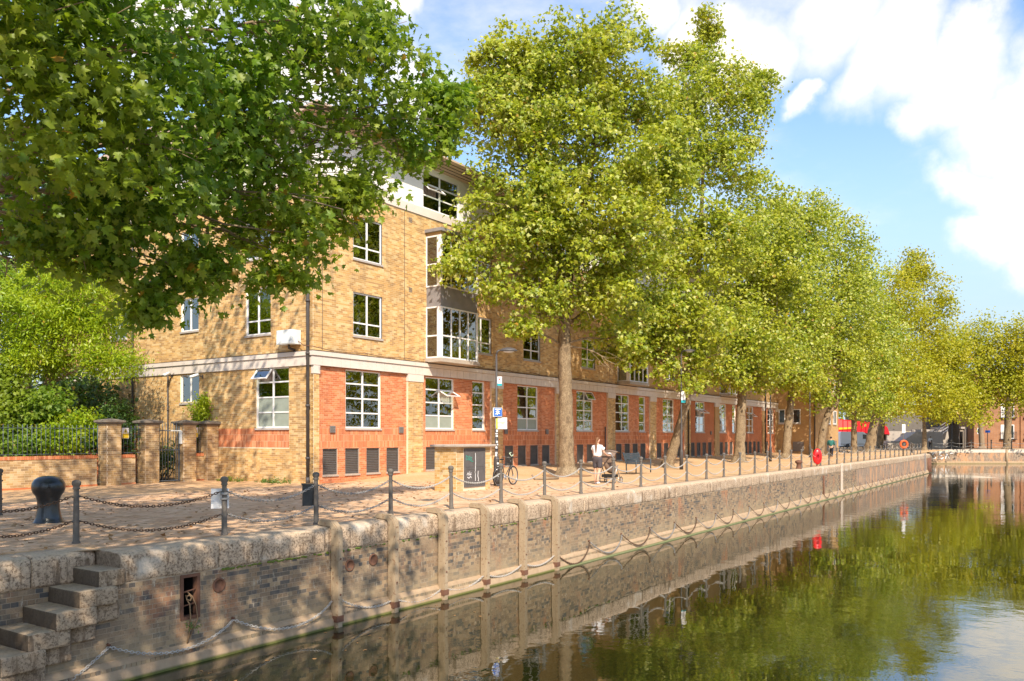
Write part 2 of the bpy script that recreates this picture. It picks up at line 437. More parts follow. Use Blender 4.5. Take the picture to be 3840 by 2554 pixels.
def mat_leaf(name, cols, trans=.42, patch=(.30,.30,.03), pamt=.5, ps=.35):
    t = NT(name); P = t.pos()
    c = t.ramp(t.rand(), cols)
    c = t.mix(t.rng(t.noise(P, ps, 3), .45, .68, 0, pamt), c, patch)
    # the odd turned leaf
    r2 = t.math('FRACT', t.math('MULTIPLY', t.rand(), 37.7))
    c = t.mix(t.rng(r2, .992, .994, 0, .7, False), c, (.55,.24,.04))
    p = t.n('ShaderNodeBsdfPrincipled'); t.l(c, p.inputs['Base Color']); p.inputs['Roughness'].default_value = .42; p.inputs['Specular IOR Level'].default_value = .5
    tr = t.n('ShaderNodeBsdfTranslucent'); t.l(t.mix(1.0, c, (1.0,1.0,.45), 'MULTIPLY'), tr.inputs['Color'])
    mx = t.n('ShaderNodeMixShader'); mx.inputs[0].default_value = trans; t.l(p.outputs[0], mx.inputs[1]); t.l(tr.outputs[0], mx.inputs[2])
    t.l(mx.outputs[0], t.out.inputs[0]); return t.m
mat_leaf('leaf_near', [(.10,.20,.014),(.16,.29,.02),(.21,.35,.028),(.30,.42,.04),(.19,.31,.03),(.40,.48,.08)], .58, (.40,.43,.035), .45, .3)
mat_leaf('leaf_plane', [(.165,.235,.014),(.29,.365,.022),(.43,.48,.03),(.55,.55,.06),(.26,.34,.022),(.74,.70,.25)], .48, (.52,.48,.03), .45, .3)
mat_leaf('leaf_yellow', [(.32,.36,.015),(.43,.43,.02),(.53,.48,.028),(.39,.40,.02)], .5, (.62,.50,.02), .5, .3)
mat_leaf('leaf_lime', [(.28,.42,.012),(.37,.50,.015),(.45,.55,.02),(.19,.32,.015)], .52, (.50,.52,.02), .5, .8)
mat_leaf('leaf_dark', [(.03,.08,.012),(.055,.12,.015),(.085,.16,.018),(.045,.10,.012)], .3, (.12,.18,.02), .35, .6)
mat_leaf('leaf_yucca', [(.20,.24,.11),(.28,.31,.16),(.15,.19,.08)], .25)
mat_leaf('weed', [(.07,.14,.02),(.10,.18,.02),(.14,.20,.03)], .35)
def mat_glass():
    t = NT('window_glass')
    fr = t.n('ShaderNodeFresnel'); fr.inputs['IOR'].default_value = 1.52
    gl = t.n('ShaderNodeBsdfGlossy'); gl.inputs['Roughness'].default_value = .01; gl.inputs['Color'].default_value = (.95,.97,.96,1)
    tr = t.n('ShaderNodeBsdfTransparent'); tr.inputs['Color'].default_value = (.78,.84,.80,1)
    f = t.math('MINIMUM', t.math('MULTIPLY', fr.outputs[0], 4.0), 1.0)
    bp = t.bump(t.noise(t.pos(), 1.6, 2), .12, .02); t.l(bp, gl.inputs['Normal'])
    mx = t.n('ShaderNodeMixShader'); t.l(f, mx.inputs[0]); t.l(tr.outputs[0], mx.inputs[1]); t.l(gl.outputs[0], mx.inputs[2])
    t.l(mx.outputs[0], t.out.inputs[0])
mat_glass()
def mat_frost():
    t = NT('frosted_glass'); return t.fin(t.ramp(t.noise(t.pos(), 2.5, 3), [(.24,.27,.22),(.36,.39,.33)]), .25, spec=.6)
mat_frost()
def mat_water():
    t = NT('dock_water'); P = t.pos()
    calm = t.rng(t.noise(P, .09, 3), .40, .62, .10, 1.0)
    a = t.noise(P, 1.5, 3, .5, (1, 1, 1)); b = t.noise(P, 5.5, 3, .5, (1, 1, 1))
    c = t.noise(P, .35, 2)
    h = t.math('ADD', t.math('MULTIPLY', a, .6), t.math('MULTIPLY', b, .14))
    h = t.math('MULTIPLY', h, calm)
    h = t.math('ADD', h, t.math('MULTIPLY', c, .9))
    bp = t.bump(h, WATER_B, .10)
    m = t.fin((.014,.016,.004), .012, bump=bp, spec=.5)
    t.p.inputs['IOR'].default_value = 2.3
    return m
mat_water()
m_plain('scum', (.14,.15,.07), .8)
# ---------------------------------------------------------------- bricks
def spans_minus(a, b, cuts):
    out = [(a, b)]
    for c, d in cuts:
        nx = []
        for p, q in out:
            if d <= p or c >= q: nx.append((p, q)); continue
            if c > p: nx.append((p, c))
            if d < q: nx.append((d, q))
        out = nx
    return [(p, q) for p, q in out if q - p > .012]
def brick_cells(u0, u1, z0, z1, holes=(), L=.225, H=.075, j=.009, english=False, zoff=0):
    """running-bond bricks of one wall field, cut round the openings"""
    cells = []
    k0 = math.floor((z0 - zoff) / H + 1e-6); k = k0
    while zoff + k * H < z1 - .012:
        a = max(z0, zoff + k*H); b = min(z1, zoff + (k+1)*H)
        if b - a > .02:
            zc = (a+b)/2
            cuts = [(h[0], h[1]) for h in holes if h[2] < zc < h[3]]
            head = english and k % 2
            l = L/2 if head else L
            off = (L/4 if head else 0) if english else (L/2 if k % 2 else 0)
            for p, q in spans_minus(u0, u1, cuts):
                i = math.floor((p - off) / l)
                while off + i*l < q:
                    x0 = max(p, off + i*l); x1 = min(q, off + (i+1)*l)
                    if x1 - x0 > .03: cells.append((x0 + j/2, x1 - j/2, a + j/2, b - j/2))
                    i += 1
        k += 1
    return cells
def soldier_cells(u0, u1, z0, z1, holes=(), pitch=.075, H=.245, j=.009):
    cells = []; z = z0
    while z < z1 - .05:
        b = min(z1, z + H); u = u0
        while u < u1 - .02:
            x1 = min(u1, u + pitch)
            if not any(h[0] < (u+x1)/2 < h[1] and h[2] < (z+b)/2 < h[3] for h in holes):
                cells.append((u + j/2, x1 - j/2, z + j/2, b - j/2))
            u += pitch
        z += H
    return cells
class Face:
    """a vertical wall plane: origin O, along U, outwards N"""
    def __init__(s, O, U, N): s.O = np.array(O, float); s.U = np.array(U, float); s.N = np.array(N, float); s.Z = np.array((0,0,1.))
    def P(s, u, z, d=0): return tuple(s.O + s.U*u + s.Z*z + s.N*d)
def brick_mesh(name, face, cells, proud=.0042, back=-.02, jit=.0008, base=0.):
    c = np.array(cells, float).reshape(-1, 4); n = len(c)
    pr = base + proud + rng.uniform(-jit, jit, n)
    bk = np.full(n, base + back)
    V = np.zeros((n, 8, 3))
    for i, (a, b, d) in enumerate(((0,2,0),(1,2,0),(1,3,0),(0,3,0),(0,2,1),(1,2,1),(1,3,1),(0,3,1))):
        dd = pr if d else bk
        V[:, i] = face.O + c[:, a:a+1]*face.U + c[:, b:b+1]*face.Z + dd[:, None]*face.N
    q = np.array([(4,5,6,7),(0,1,5,4),(1,2,6,5),(2,3,7,6),(3,0,4,7)])
    if np.dot(np.cross(face.U, face.Z), face.N) < 0: q = q[:, ::-1]
    F = (np.arange(n)[:, None, None]*8 + q[None]).reshape(-1, 4)
    return mesh_np(name, V.reshape(-1, 3), F)
def lay_bricks(face, cells, mat, parent, nsingle, key, proud=.0042, base=0., name='brick', bulk='brickwork', jit=.0008):
    """nearest bricks become single parts, the rest one part"""
    cells = sorted(cells, key=key)
    near, rest = cells[:nsingle], cells[nsingle:]
    cache = {}
    for (a, b, c, d) in near:
        w = round(b - a, 3); h = round(d - c, 3)
        if (w, h) not in cache:
            me = brick_mesh(name, Face((0,0,0), face.U, face.N), [(-w/2, w/2, -h/2, h/2)], 0, -.025, 0)
            me.materials.append(MATS[mat]); cache[(w, h)] = me
        loc = Vector(face.P((a+b)/2, (c+d)/2, base + proud + rnd.uniform(-jit, jit)))
        if parent.get('_w'): loc = loc - parent.location
        put(name, cache[(w, h)], None, parent, loc=loc)
    if rest: put(bulk, brick_mesh(bulk, face, rest, proud, base=base, jit=jit), MATS[mat], parent, kind='stuff')
def wall_sheet(mb, face, u0, u1, z0, z1, holes=(), d=0., reveal=.0):
    us = sorted({u0, u1} | {min(max(v, u0), u1) for h in holes for v in h[:2]})
    zs = sorted({z0, z1} | {min(max(v, z0), z1) for h in holes for v in h[2:4]})
    flip = np.dot(np.cross(face.U, face.Z), face.N) < 0
    for a, b in zip(us, us[1:]):
        for c, e in zip(zs, zs[1:]):
            if b - a < 1e-5 or e - c < 1e-5: continue
            m, n_ = (a+b)/2, (c+e)/2
            if any(h[0] < m < h[1] and h[2] < n_ < h[3] for h in holes): continue
            q = [face.P(a, c, d), face.P(b, c, d), face.P(b, e, d), face.P(a, e, d)]
            mb.quad(*(q[::-1] if flip else q))
    if reveal:
        for h in holes:
            a, b, c, e = h[:4]
            for (p, q) in (((a,c),(b,c)), ((b,c),(b,e)), ((b,e),(a,e)), ((a,e),(a,c))):
                mb.quad(face.P(*p, d), face.P(*p, d-reveal), face.P(*q, d-reveal), face.P(*q, d))

# ---------------------------------------------------------------- setting
Q = 11.72           # face of the quay wall
WZ = -1.9           # water
def gz(x, y):       # the promenade rises a little towards the flats
    a = min(1, max(0, (y - 18.5) / 4)) ; b = min(1, max(0, (x - 21.5) / 6))
    return .24 * a*a*(3-2*a) * b*b*(3-2*b)
def poly_obj(name, pts, z, mat, **k):
    bm = bmesh.new(); vs = [bm.verts.new((x, y, z)) for x, y in pts]; bm.faces.new(vs)
    bmesh.ops.triangulate(bm, faces=bm.faces[:]); bmesh.ops.recalc_face_normals(bm, faces=bm.faces[:])
    me = bpy.data.meshes.new(name); bm.to_mesh(me); bm.free()
    if me.polygons[0].normal.z < 0: me.flip_normals()
    return put(name, me, MATS[mat], **k)
poly_obj('water', [(-120,-200),(260,-200),(260,60),(-120,60)], WZ, 'dock_water', kind='structure')
poly_obj('dock_bed', [(-900,-900),(1200,-900),(1200,900),(-900,900)], -4.0, 'soil', kind='structure')
# ground = land on this side up to and beyond the far quay, out to the horizon
poly_obj('ground', [(-900,12.5),(6.9,12.5),(6.9,12.0),(92.3,12.0),(121.9,15.8),(163.9,-46.0),(262,-190),(262,-900),(1200,-900),(1200,900),(-900,900)], -.035, 'far_ground', kind='structure')
def pavement():
    xs = list(np.arange(-12, 36, 1.0)) + list(np.arange(36, 124, 4.0)); ys = list(np.arange(12.2, 60, .8))
    V = []; F = []
    for y in ys:
        for x in xs: V.append((x, y + (.7 if x < 6.5 and y < 12.3 else 0), gz(x, y) - .004))
    nx = len(xs)
    for j in range(len(ys)-1):
        for i in range(nx-1):
            if xs[i] > 91 and ys[j] < 12.8: continue
            a = j*nx+i; F.append((a, a+1, a+nx+1, a+nx))
    return put('pavement', mesh_np('pavement', V, F), MATS['pavement_plain'], kind='structure')
pav = pavement()
def pavers():
    cells = []
    W, Hh = .215, .108
    y = 12.32
    r = 0
    while y < 22.5:
        x = 3.8 + (W/2 if r % 2 else 0)
        while x < 33:
            # keep those in front of the kiosk, tree pit and inside the frame
            X = .5606*x - .828*y; Y = .828*x + .5606*y
            if Y > 5 and X/Y > -.66 and Y < 31 and not (x < 7.0 and y < 13.0) and not (30.2 < x < 32.7 and 17.2 < y < 19.6):
                cells.append((x, y))
            x += W
        y += Hh + (.012 if r % 11 == 3 else 0); r += 1
    cells.sort(key=lambda c: .828*c[0] + .5606*c[1])
    def box_arr(cs):
        n = len(cs); c = np.array(cs); z = np.array([gz(a, b) for a, b in cs]) + rng.uniform(.0035, .0065, n)
        tl = rng.uniform(-.0016, .0016, (n, 4))
        V = np.zeros((n, 8, 3)); g = .004
        co = [(g, g), (W-g, g), (W-g, Hh-g), (g, Hh-g)]
        for i, (a, b) in enumerate(co):
            V[:, i, 0] = c[:, 0]+a; V[:, i, 1] = c[:, 1]+b; V[:, i, 2] = z - .03
            V[:, i+4, 0] = c[:, 0]+a; V[:, i+4, 1] = c[:, 1]+b; V[:, i+4, 2] = z + tl[:, i]
        q = np.array([(4,5,6,7),(0,1,5,4),(1,2,6,5),(2,3,7,6),(3,0,4,7)])
        return V.reshape(-1,3), (np.arange(n)[:, None, None]*8 + q[None]).reshape(-1,4)
    V, F = box_arr([(0., 0.)]); V[:, 2] -= V[4:, 2].mean()
    me = mesh_np('paver', V, F); me.materials.append(MATS['paver'])
    for x, y in cells[:300]:
        put('paver', me, None, pav, loc=(x, y, gz(x, y) + .006))
    V, F = box_arr(cells[300:])
    put('paving', mesh_np('paving', V, F), MATS['paver'], pav, kind='stuff')
pavers()
V = []; F = []; xs = np.arange(7.2, 33, .6); ys = np.arange(12.34, 18.4, .6)
for y in ys:
    for x in xs: V.append((x, y, gz(x, y) + .0006))
for j in range(len(ys)-1):
    for i in range(len(xs)-1):
        a = j*len(xs)+i
        if .828*xs[i+1] + .5606*ys[j+1] < 30.4: F.append((a, a+1, a+len(xs)+1, a+len(xs)))
put('joint_sand', mesh_np('joint_sand', V, F), MATS['soil'], pav)

# ---------------------------------------------------------------- quay wall
from mathutils import noise as mnoise
quay = thing('quay_wall', 'long dark brick quay wall with pale stone coping rising from the dock water', 'quay wall', (0, Q, 0), world=True)
qf = Face((0, Q, 0), (1,0,0), (0,-1,0))
BACK = 12.39
def coping(x0, x1, tf=Q-.02, depth=.58, seg=12):
    L = x1 - x0; sd = x0 * 3.1
    prof = [(depth, -.10), (depth, 0), (.30, .006), (.12, -.004), (.055, -.022), (.015, -.06), (0, -.115), (-.004, -.23), (.004, -.34), (.0, -.42), (.02, -.465), (.10, -.48), (depth, -.48)]
    V = []; F = []; m = len(prof)
    ends = [0, .012, .03]
    us = ends + list(np.linspace(.08, L-.08, seg)) + [L-.03, L-.012, L]
    for i, u in enumerate(us):
        e = min(u, L-u); ins = .022 * (1 - min(1, e/.03))
        chip = .0
        for k, (a, b) in enumerate(prof):
            p = Vector((x0+u, a, b))
            nn = mnoise.noise(Vector((x0+u, a*2, b*2))*2.3 + Vector((sd, 0, 0)))*.016 + mnoise.noise(Vector((x0+u, a, b))*9)*.008
            if k < 2: nn = 0
            da = ins if k > 2 else 0; db = -ins if 1 <= k < 5 else 0
            V.append((x0 + u + (.004 if i == 0 else -.004 if i == len(us)-1 else 0), tf + a + da - (nn if k > 3 else 0), b + db + (nn*.5 if 1 < k < 6 else 0) + (nn*.8 if k == m-2 else 0)))
    for i in range(len(us)-1):
        for k in range(m-1):
            F.append((i*m+k, (i+1)*m+k, (i+1)*m+k+1, i*m+k+1))
    me = bpy.data.meshes.new('coping_stone')
    me.from_pydata(V, [], F + [tuple(range(m)), tuple(range((len(us)-1)*m, len(us)*m))[::-1]])
    me.polygons.foreach_set('use_smooth', [True]*(len(F)) + [False]*2); me.update()
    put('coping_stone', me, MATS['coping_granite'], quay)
joints = [6.9, 8.62, 10.98, 12.78, 14.40, 16.0, 17.62, 19.25, 21.0, 22.7, 24.5]
while joints[-1] < 92: joints.append(min(92.4, joints[-1] + rnd.uniform(1.55, 2.0)))
for a, b in zip(joints, joints[1:]):
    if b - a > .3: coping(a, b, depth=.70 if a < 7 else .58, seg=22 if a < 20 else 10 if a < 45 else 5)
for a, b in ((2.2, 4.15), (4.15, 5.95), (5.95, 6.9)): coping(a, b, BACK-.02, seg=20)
# steps are cut into the wall: tread k lies .23 lower and .355 further left than the one before
TR, RI = .355, .23
def step_hole(k): return (6.9 - TR*(k+1), 6.9 - TR*k, -RI*(k+1) - .25, .1)
holes = [step_hole(k) for k in range(7)] + [(-5, 6.9-TR*7, -1.9, .1)]
SLOT = (7.93, 8.22, -1.18, -.50)
ROUND = [(8.62, -.74), (11.62, -.80), (12.28, -.77)]
qh = holes + [SLOT] + [(x-.09, x+.09, z-.09, z+.09) for x, z in ROUND]
mb = MB(); wall_sheet(mb, qf, -5, 92.4, -3.2, -.44, qh)
mb.quad((92.4, Q, -3.2), (121.75, 15.65, -3.2), (121.75, 15.65, 0), (92.4, Q, 0))
mb.quad((-5, BACK+.02, -3.2), (6.92, BACK+.02, -3.2), (6.92, BACK+.02, -.44), (-5, BACK+.02, -.44))
mb.quad((6.9, Q, -3), (6.9, BACK+.02, -3), (6.9, BACK+.02, -.3), (6.9, Q, -.3))
put('mortar_face', mb, MATS['quay_mortar'], quay)
cells = brick_cells(4.0, 58, -1.62, -.475, qh, english=True, H=.0765, zoff=-.47)
near_key = lambda y: (lambda c: abs(.828*(c[0]+c[1])/2 + .5606*y - 11.3) if (c[0] > 6.3) else 99)
lay_bricks(qf, cells, 'quay_brick', quay, 300, near_key(Q), proud=.0035, jit=.0022)
bf = Face((0, BACK+.02, 0), (1,0,0), (0,-1,0))
lay_bricks(bf, brick_cells(3.0, 6.85, -1.4, -.475, (), english=True, H=.0765, zoff=-.47), 'quay_brick', quay, 60, near_key(BACK), proud=.0035)
# far stretch: brick courses in the material only
def mat_quay_far():
    t = NT('quay_far'); P = t.pos()
    cb = t.n('ShaderNodeCombineXYZ'); sx = t.n('ShaderNodeSeparateXYZ'); t.l(P, sx.inputs[0]); t.l(sx.outputs['X'], cb.inputs['X']); t.l(sx.outputs['Z'], cb.inputs['Y'])
    b = t.n('ShaderNodeTexBrick'); t.l(cb.outputs[0], b.inputs['Vector'])
    for k, v in (('Scale', 1.0), ('Brick Width', .225), ('Row Height', .075), ('Mortar Size', .007)): b.inputs[k].default_value = v
    b.inputs['Color1'].default_value = (.19,.13,.095,1); b.inputs['Color2'].default_value = (.27,.18,.12,1); b.inputs['Mortar'].default_value = (.34,.28,.21,1)
    c = t.mix(t.rng(t.noise(P, 1.7, 5, .6, (1,1,.35)), .45, .62, 0, .85), b.outputs['Color'], (.50,.26,.13))
    c = t.mix(t.rng(t.noise(P, 11, 7, .7, (1,1,.2)), .52, .64, 0, .8), c, (.46,.36,.26))
    return t.fin(c, .9)
mat_quay_far()
mb = MB(); wall_sheet(mb, Face((0, Q-.006, 0), (1,0,0), (0,-1,0)), 58, 92.4, -1.7, -.44); put('far_brickwork', mb, MATS['quay_far'], quay)
# sloping cement ledge at the waterline
V = []; F = []
xs = list(np.arange(3.6, 20, .12)) + list(np.arange(20, 92.4, .6)) + [92.4]
for i, x in enumerate(xs):
    w = mnoise.noise(Vector((x*1.7, 0, 0)))*.012 + mnoise.noise(Vector((x*6, 3, 0)))*.006
    zt = -1.585 + mnoise.noise(Vector((x*.8, 5, 0)))*.02
    V += [(x, Q+.01, zt+.01), (x, Q-.03-w, zt), (x, Q-.085-w, zt-.06), (x, Q-.09-w, zt-.12), (x, Q-.135-w, zt-.17), (x, Q-.15-w, -3.2)]
for i in range(len(xs)-1):
    for k in range(5): a = i*6+k; F.append((a, a+1, a+7, a+6))
put('waterline_ledge', mesh_np('waterline_ledge', V, F, True), MATS['ledge_cement'], quay)
lf_ = Face((0, Q-.088, 0), (1,0,0), (0,-1,0))
lay_bricks(lf_, soldier_cells(4.6, 30, -1.745, -1.655, H=.1, pitch=.078, j=.010), 'quay_brick', quay, 0, lambda c: c[0], proud=.012, bulk='ledge_brickwork')
# ragged drip moss under the coping
mb = MB()
for i in range(260):
    x = 8.7 + rnd.random()**1.6 * 14; r = rnd.uniform(.006, .02)
    mb.ell((x, Q-.006, -.482 + rnd.uniform(-.02, .006)), (r*2.2, r, r), 6, 4)
put('moss', mb, MATS['weed'], quay, kind='stuff')
# old round sockets in the brick
for x, z in ROUND:
    mb = MB(); M = Matrix.Rotation(R(90), 4, 'X')
    mb.lathe([(.125, .0), (.12, .02), (.095, .022), (.085, .0), (.075, -.07), (.0001, -.075)], 18, (x, Q, z), M)
    put('socket', mb, MATS['rust'], quay)
# far quay, seen square on
def far_quay():
    q = thing('far_quay_wall', 'pale stone and brick quay wall square across the far end of the dock', 'quay wall', (121.75, 15.65, 0), world=True)
    A = Vector((121.75, 15.65, 0)); B = Vector((163.6, -46.2, 0)); d = (B-A); L = d.length; d.normalize(); n = Vector((-d.y, d.x, 0))
    if n.dot(Vector((-.828, -.56, 0))) < 0: n = -n
    f = Face(A, d, n)
    mb = MB(); wall_sheet(mb, f, 0, L, -3.2, 0); put('brickwork', mb, MATS['quay_far'], q)
    k = 0; u = 0
    while u < 24:
        w = rnd.uniform(1.8, 2.3); mb = MB()
        mb._add([f.P(u+.01, -.42, .03), f.P(u+w-.01, -.42, .03), f.P(u+w-.01, -.03, .03), f.P(u+.01, -.03, .03), f.P(u+.01, .004, -.02), f.P(u+w-.01, .004, -.02), f.P(u+.01, .004, -.6), f.P(u+w-.01, .004, -.6), f.P(u+.01, -.42, 0), f.P(u+w-.01, -.42, 0)],
                [(0,1,2,3), (3,2,5,4), (4,5,7,6), (8,9,1,0)])
        put('coping_stone', mb, MATS['far_coping'], q); u += w
    mb = MB(); mb._add([f.P(0, -1.58, 0), f.P(L, -1.58, 0), f.P(L, -1.64, .14), f.P(0, -1.64, .14), f.P(L, -3, .16), f.P(0, -3, .16)], [(0,1,2,3), (3,2,4,5)])
    put('waterline_ledge', mb, MATS['ledge_cement'], q)
    # the block where the coping breaks back
    mb = MB()
    P0 = f.P(10.45, 0, 0)
    mb.tube([f.P(10.4, 0.0, .06), f.P(10.4, -2.2, .06)], .16, 8); put('corner_fender', mb, MATS['fender_concrete'], q)
    # white brushed strokes of graffiti
    for s0, pts in enumerate(([(0,.9),(-.25,1.0),(-.45,.8),(-.2,.6),(0,.45),(-.15,.25),(-.45,.3)], [(.9,1.0),(.5,1.0),(.4,.7),(.75,.62),(.9,.4),(.65,.18),(.35,.3)], [(1.15,.2),(1.3,.95),(1.6,.25)], [(1.7,.9),(2.1,.98)])):
        mb = MB(); pp = [(1.0+a*1.1, -1.45+b*1.0) for a, b in pts]; V = []
        for i_, (a, b) in enumerate(pp):
            V += [f.P(a-.05, b+.045, .055), f.P(a+.05, b-.045, .055)]
        mb._add(V, [(2*i_, 2*i_+1, 2*i_+3, 2*i_+2) for i_ in range(len(pp)-1)]); put('graffiti_stroke', mb, MATS['paint_white'], q)
    return f
FF = far_quay()

# ---------------------------------------------------------------- steps
def block(mb, x0, x1, y0, y1, z0, z1, amp=.010, r=.03, sub=5):
    """a worn stone block"""
    bm = bmesh.new(); bmesh.ops.create_cube(bm, size=1)
    for v in bm.verts: v.co = Vector(((x0+x1)/2 + v.co.x*(x1-x0), (y0+y1)/2 + v.co.y*(y1-y0), (z0+z1)/2 + v.co.z*(z1-z0)))
    bmesh.ops.bevel(bm, geom=bm.edges[:], offset=r, segments=2, affect='EDGES', profile=.6)
    bmesh.ops.subdivide_edges(bm, edges=[e for e in bm.edges if e.calc_length() > .12], cuts=sub, use_grid_fill=True)
    for v in bm.verts:
        v.co += v.normal * (mnoise.noise(v.co*5.3)*amp*1.6 + mnoise.noise(v.co*17)*amp*.7)
    bm.verts.index_update()
    mb._add([v.co.copy() for v in bm.verts], [tuple(v.index for v in f.verts) for f in bm.faces], True); bm.free()
steps = thing('stone_steps', 'worn stone steps going down to the water in the quay wall at the left', 'steps', (5.6, 11.9, -1.9), world=True)
for k in range(7):
    mb = MB(); fr = 11.66 if k == 0 else 11.50 if k == 1 else 11.46
    block(mb, 6.9 - TR*(k+1), 6.9 - TR*k + (.05 if k == 0 else .22), fr + (.03 if k % 2 else 0), BACK+.015, -RI*(k+1) - .25, -RI*(k+1), .006, .022 if k % 2 == 0 else .035)
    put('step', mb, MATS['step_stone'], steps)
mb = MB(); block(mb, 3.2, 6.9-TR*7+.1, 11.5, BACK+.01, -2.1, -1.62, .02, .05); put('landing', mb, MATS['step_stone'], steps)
for k in range(1, 7):       # masonry carried down under each step end
    mb = MB(); block(mb, 6.9-TR*(k+1)+.012, 6.9-TR*k+.30, 11.62 + .01*(k % 3), 11.95, -RI*(k+1)-.50, -RI*(k+1)-.252, .006, .02, 3)
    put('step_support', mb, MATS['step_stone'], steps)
# ---------------------------------------------------------------- the brick flats
flats = thing('apartment_building', 'long four-storey yellow and red brick block of flats behind the quayside trees', 'apartment building', (20.7, 22.7, 0), world=True)
FX, FY = 20.7, 22.7
RF = Face((0, FY, 0), (1,0,0), (0,-1,0)); LF = Face((FX, 0, 0), (0,1,0), (-1,0,0))
MESHC = {}
def shared(key, fn, mat):
    if key not in MESHC:
        mb = fn(); me = mb.mesh(key[0]); me.materials.append(MATS[mat]); MESHC[key] = me
    return MESHC[key]
def win(parent, left, u0, u1, z0, z1, cols, rows, d=.0, curtain=None, frost=(), open_=None, sill=True, name='window', fw=.055, room=1.1, cmat='curtain_white'):
    """cols/rows: fractions of the openings; local x along the wall, y into it"""
    W, H = round(u1-u0, 3), round(z1-z0, 3)
    xs = [0] + [W*c for c in cols] + [W]; zs = [0] + [H*r for r in rows] + [H]
    def frame():
        mb = MB(); a, b = .045, .115
        mb.box(0, fw, a, b, 0, H); mb.box(W-fw, W, a, b, 0, H); mb.box(fw, W-fw, a, b, 0, fw); mb.box(fw, W-fw, a, b, H-fw, H)
        for x in xs[1:-1]: mb.box(x-fw*.6, x+fw*.6, a+.003, b-.003, fw, H-fw)
        for z in zs[1:-1]:
            for x0, x1 in zip(xs, xs[1:]):
                mb.box(x0 + (fw if x0 == 0 else fw*.6), x1 - (fw if x1 == W else fw*.6), a+.008, b-.008, z-fw*.5, z+fw*.5)
        return mb
    loc = Vector((u0, FY + d, z0)) if not left else Vector((FX + d, u1, z0))
    o = put(name, shared((name, W, H, tuple(cols), tuple(rows), fw), frame, 'frame_white'), None, parent, loc=loc - parent.location, rot=(0, 0, R(-90) if left else 0))
    for i, (x0, x1) in enumerate(zip(xs, xs[1:])):
        for k, (c, e) in enumerate(zip(zs, zs[1:])):
            w, h = round(x1-x0-.03, 3), round(e-c-.03, 3)
            me = shared(('pane', w, h, 'f' if k in frost else 'g'), lambda: MB().box(0, w, 0, .006, 0, h), 'frosted_glass' if k in frost else 'window_glass')
            if open_ and (i, k) in open_:
                # top-hung sash pushed out
                ang = open_[(i, k)]; Mx = Matrix.Translation((x0+.03, .05, e-.03)) @ Matrix.Rotation(-R(ang), 4, 'X')
                mb = MB(); ww, hh = x1-x0-.05, e-c-.04
                for q in ((0,.045,-.03,.015,-hh,0), (ww-.045,ww,-.03,.015,-hh,0), (.045,ww-.045,-.03,.015,-.045,0), (.045,ww-.045,-.03,.015,-hh,-hh+.045)): mb.box(*q, Mx)
                s = put('opening_sash', mb, MATS['frame_white'], o, loc=(0,0,0))
                mb = MB(); mb.box(.04, ww-.04, -.012, -.006, -hh+.04, -.04, Mx); put('pane', mb, MATS['window_glass'], o, loc=(0,0,0))
            else: put('pane', me, None, o, loc=(x0+.015, .075, c+.015))
    if sill: put('sill', shared(('sill', W), lambda: MB().box(-.03, W+.03, -.05, .05, -.075, -.004), 'sill_grey'), None, o, loc=(0,0,0))
    def rm():
        mb = MB(); D = room
        for q in (((0,.12,0),(0,D,0),(0,D,H),(0,.12,H)), ((W,.12,0),(W,.12,H),(W,D,H),(W,D,0)), ((0,D,0),(W,D,0),(W,D,H),(0,D,H)), ((0,.12,0),(W,.12,0),(W,D,0),(0,D,0)), ((0,.12,H),(0,D,H),(W,D,H),(W,.12,H))): mb.quad(*q)
        return mb
    put('room_recess', shared(('room', W, H), rm, 'room_dark'), None, o, loc=(0,0,0))
    for cu in (curtain or ()):
        a, b, mt = cu[:3]; lo = cu[3] if len(cu) > 3 else 0
        mb = MB(); n = max(4, int((b-a)*W/.03)); V = []
        for i in range(n+1):
            x = a*W + (b-a)*W*i/n; y = .20 + .028*math.sin(i*1.25+a*9) + .01*math.sin(i*.5)
            V += [(x, y, lo*H+.02), (x, y, H-.02)]
        mb._add(V, [(2*i, 2*i+2, 2*i+3, 2*i+1) for i in range(n)], True)
        put('curtain', mb, MATS[mt], o, loc=(0,0,0))
    return o
CW, CY, CG, CB = 'curtain_white', 'curtain_yellow', 'curtain_green', 'blind_reflection_brown'
GZ0, GZ1 = 2.05, 4.29
ROW4 = [.26, .51, .76]
# ground floor openings: (from, to, columns, curtains, frosted rows, open sashes)
G = [(22.38, 24.30, [.5], [(.52,.80,CW,.3),(.86,.97,CW,.0)], (), None),
     (27.06, 29.00, [.5], [(.55,.95,CW),(.05,.2,CG)], (0,), {(1,2): 62}),
     (30.39, 31.34, [], [(.1,.5,CG,.3)], (), None),
     (34.12, 36.03, [.5], [(.5,.95,CG,0),(.05,.2,CW)], (0,), None),
     (40.05, 41.94, [.5], [(.1,.4,CW,.0)], (), {(1,3): 28}),
     (44.80, 46.67, [.5], [(0,1,CG)], (), None), (48.09, 49.02, [], [(0,1,CG)], (), None),
     (51.79, 53.65, [.5], [(0,1,CG)], (), None), (57.62, 59.48, [.5], [(.4,.9,CW)], (), {(0,2): 60, (1,2): 60}),
     (62.30, 64.15, [.5], [(0,1,CW)], (), None), (65.61, 66.45, [], None, (), None),
     (69.15, 70.95, [.5], [(0,.5,CW)], (), {(1,2): 55}), (75.0, 76.85, [.5], [(0,1,CW)], (), None)]
gholes = []
for i, (a, b, cols, cur, fr, op) in enumerate(G):
    win(flats, False, a, b, GZ0, GZ1, cols, ROW4, .08, cur, fr, op, sill=True); gholes.append((a, b, GZ0, GZ1))
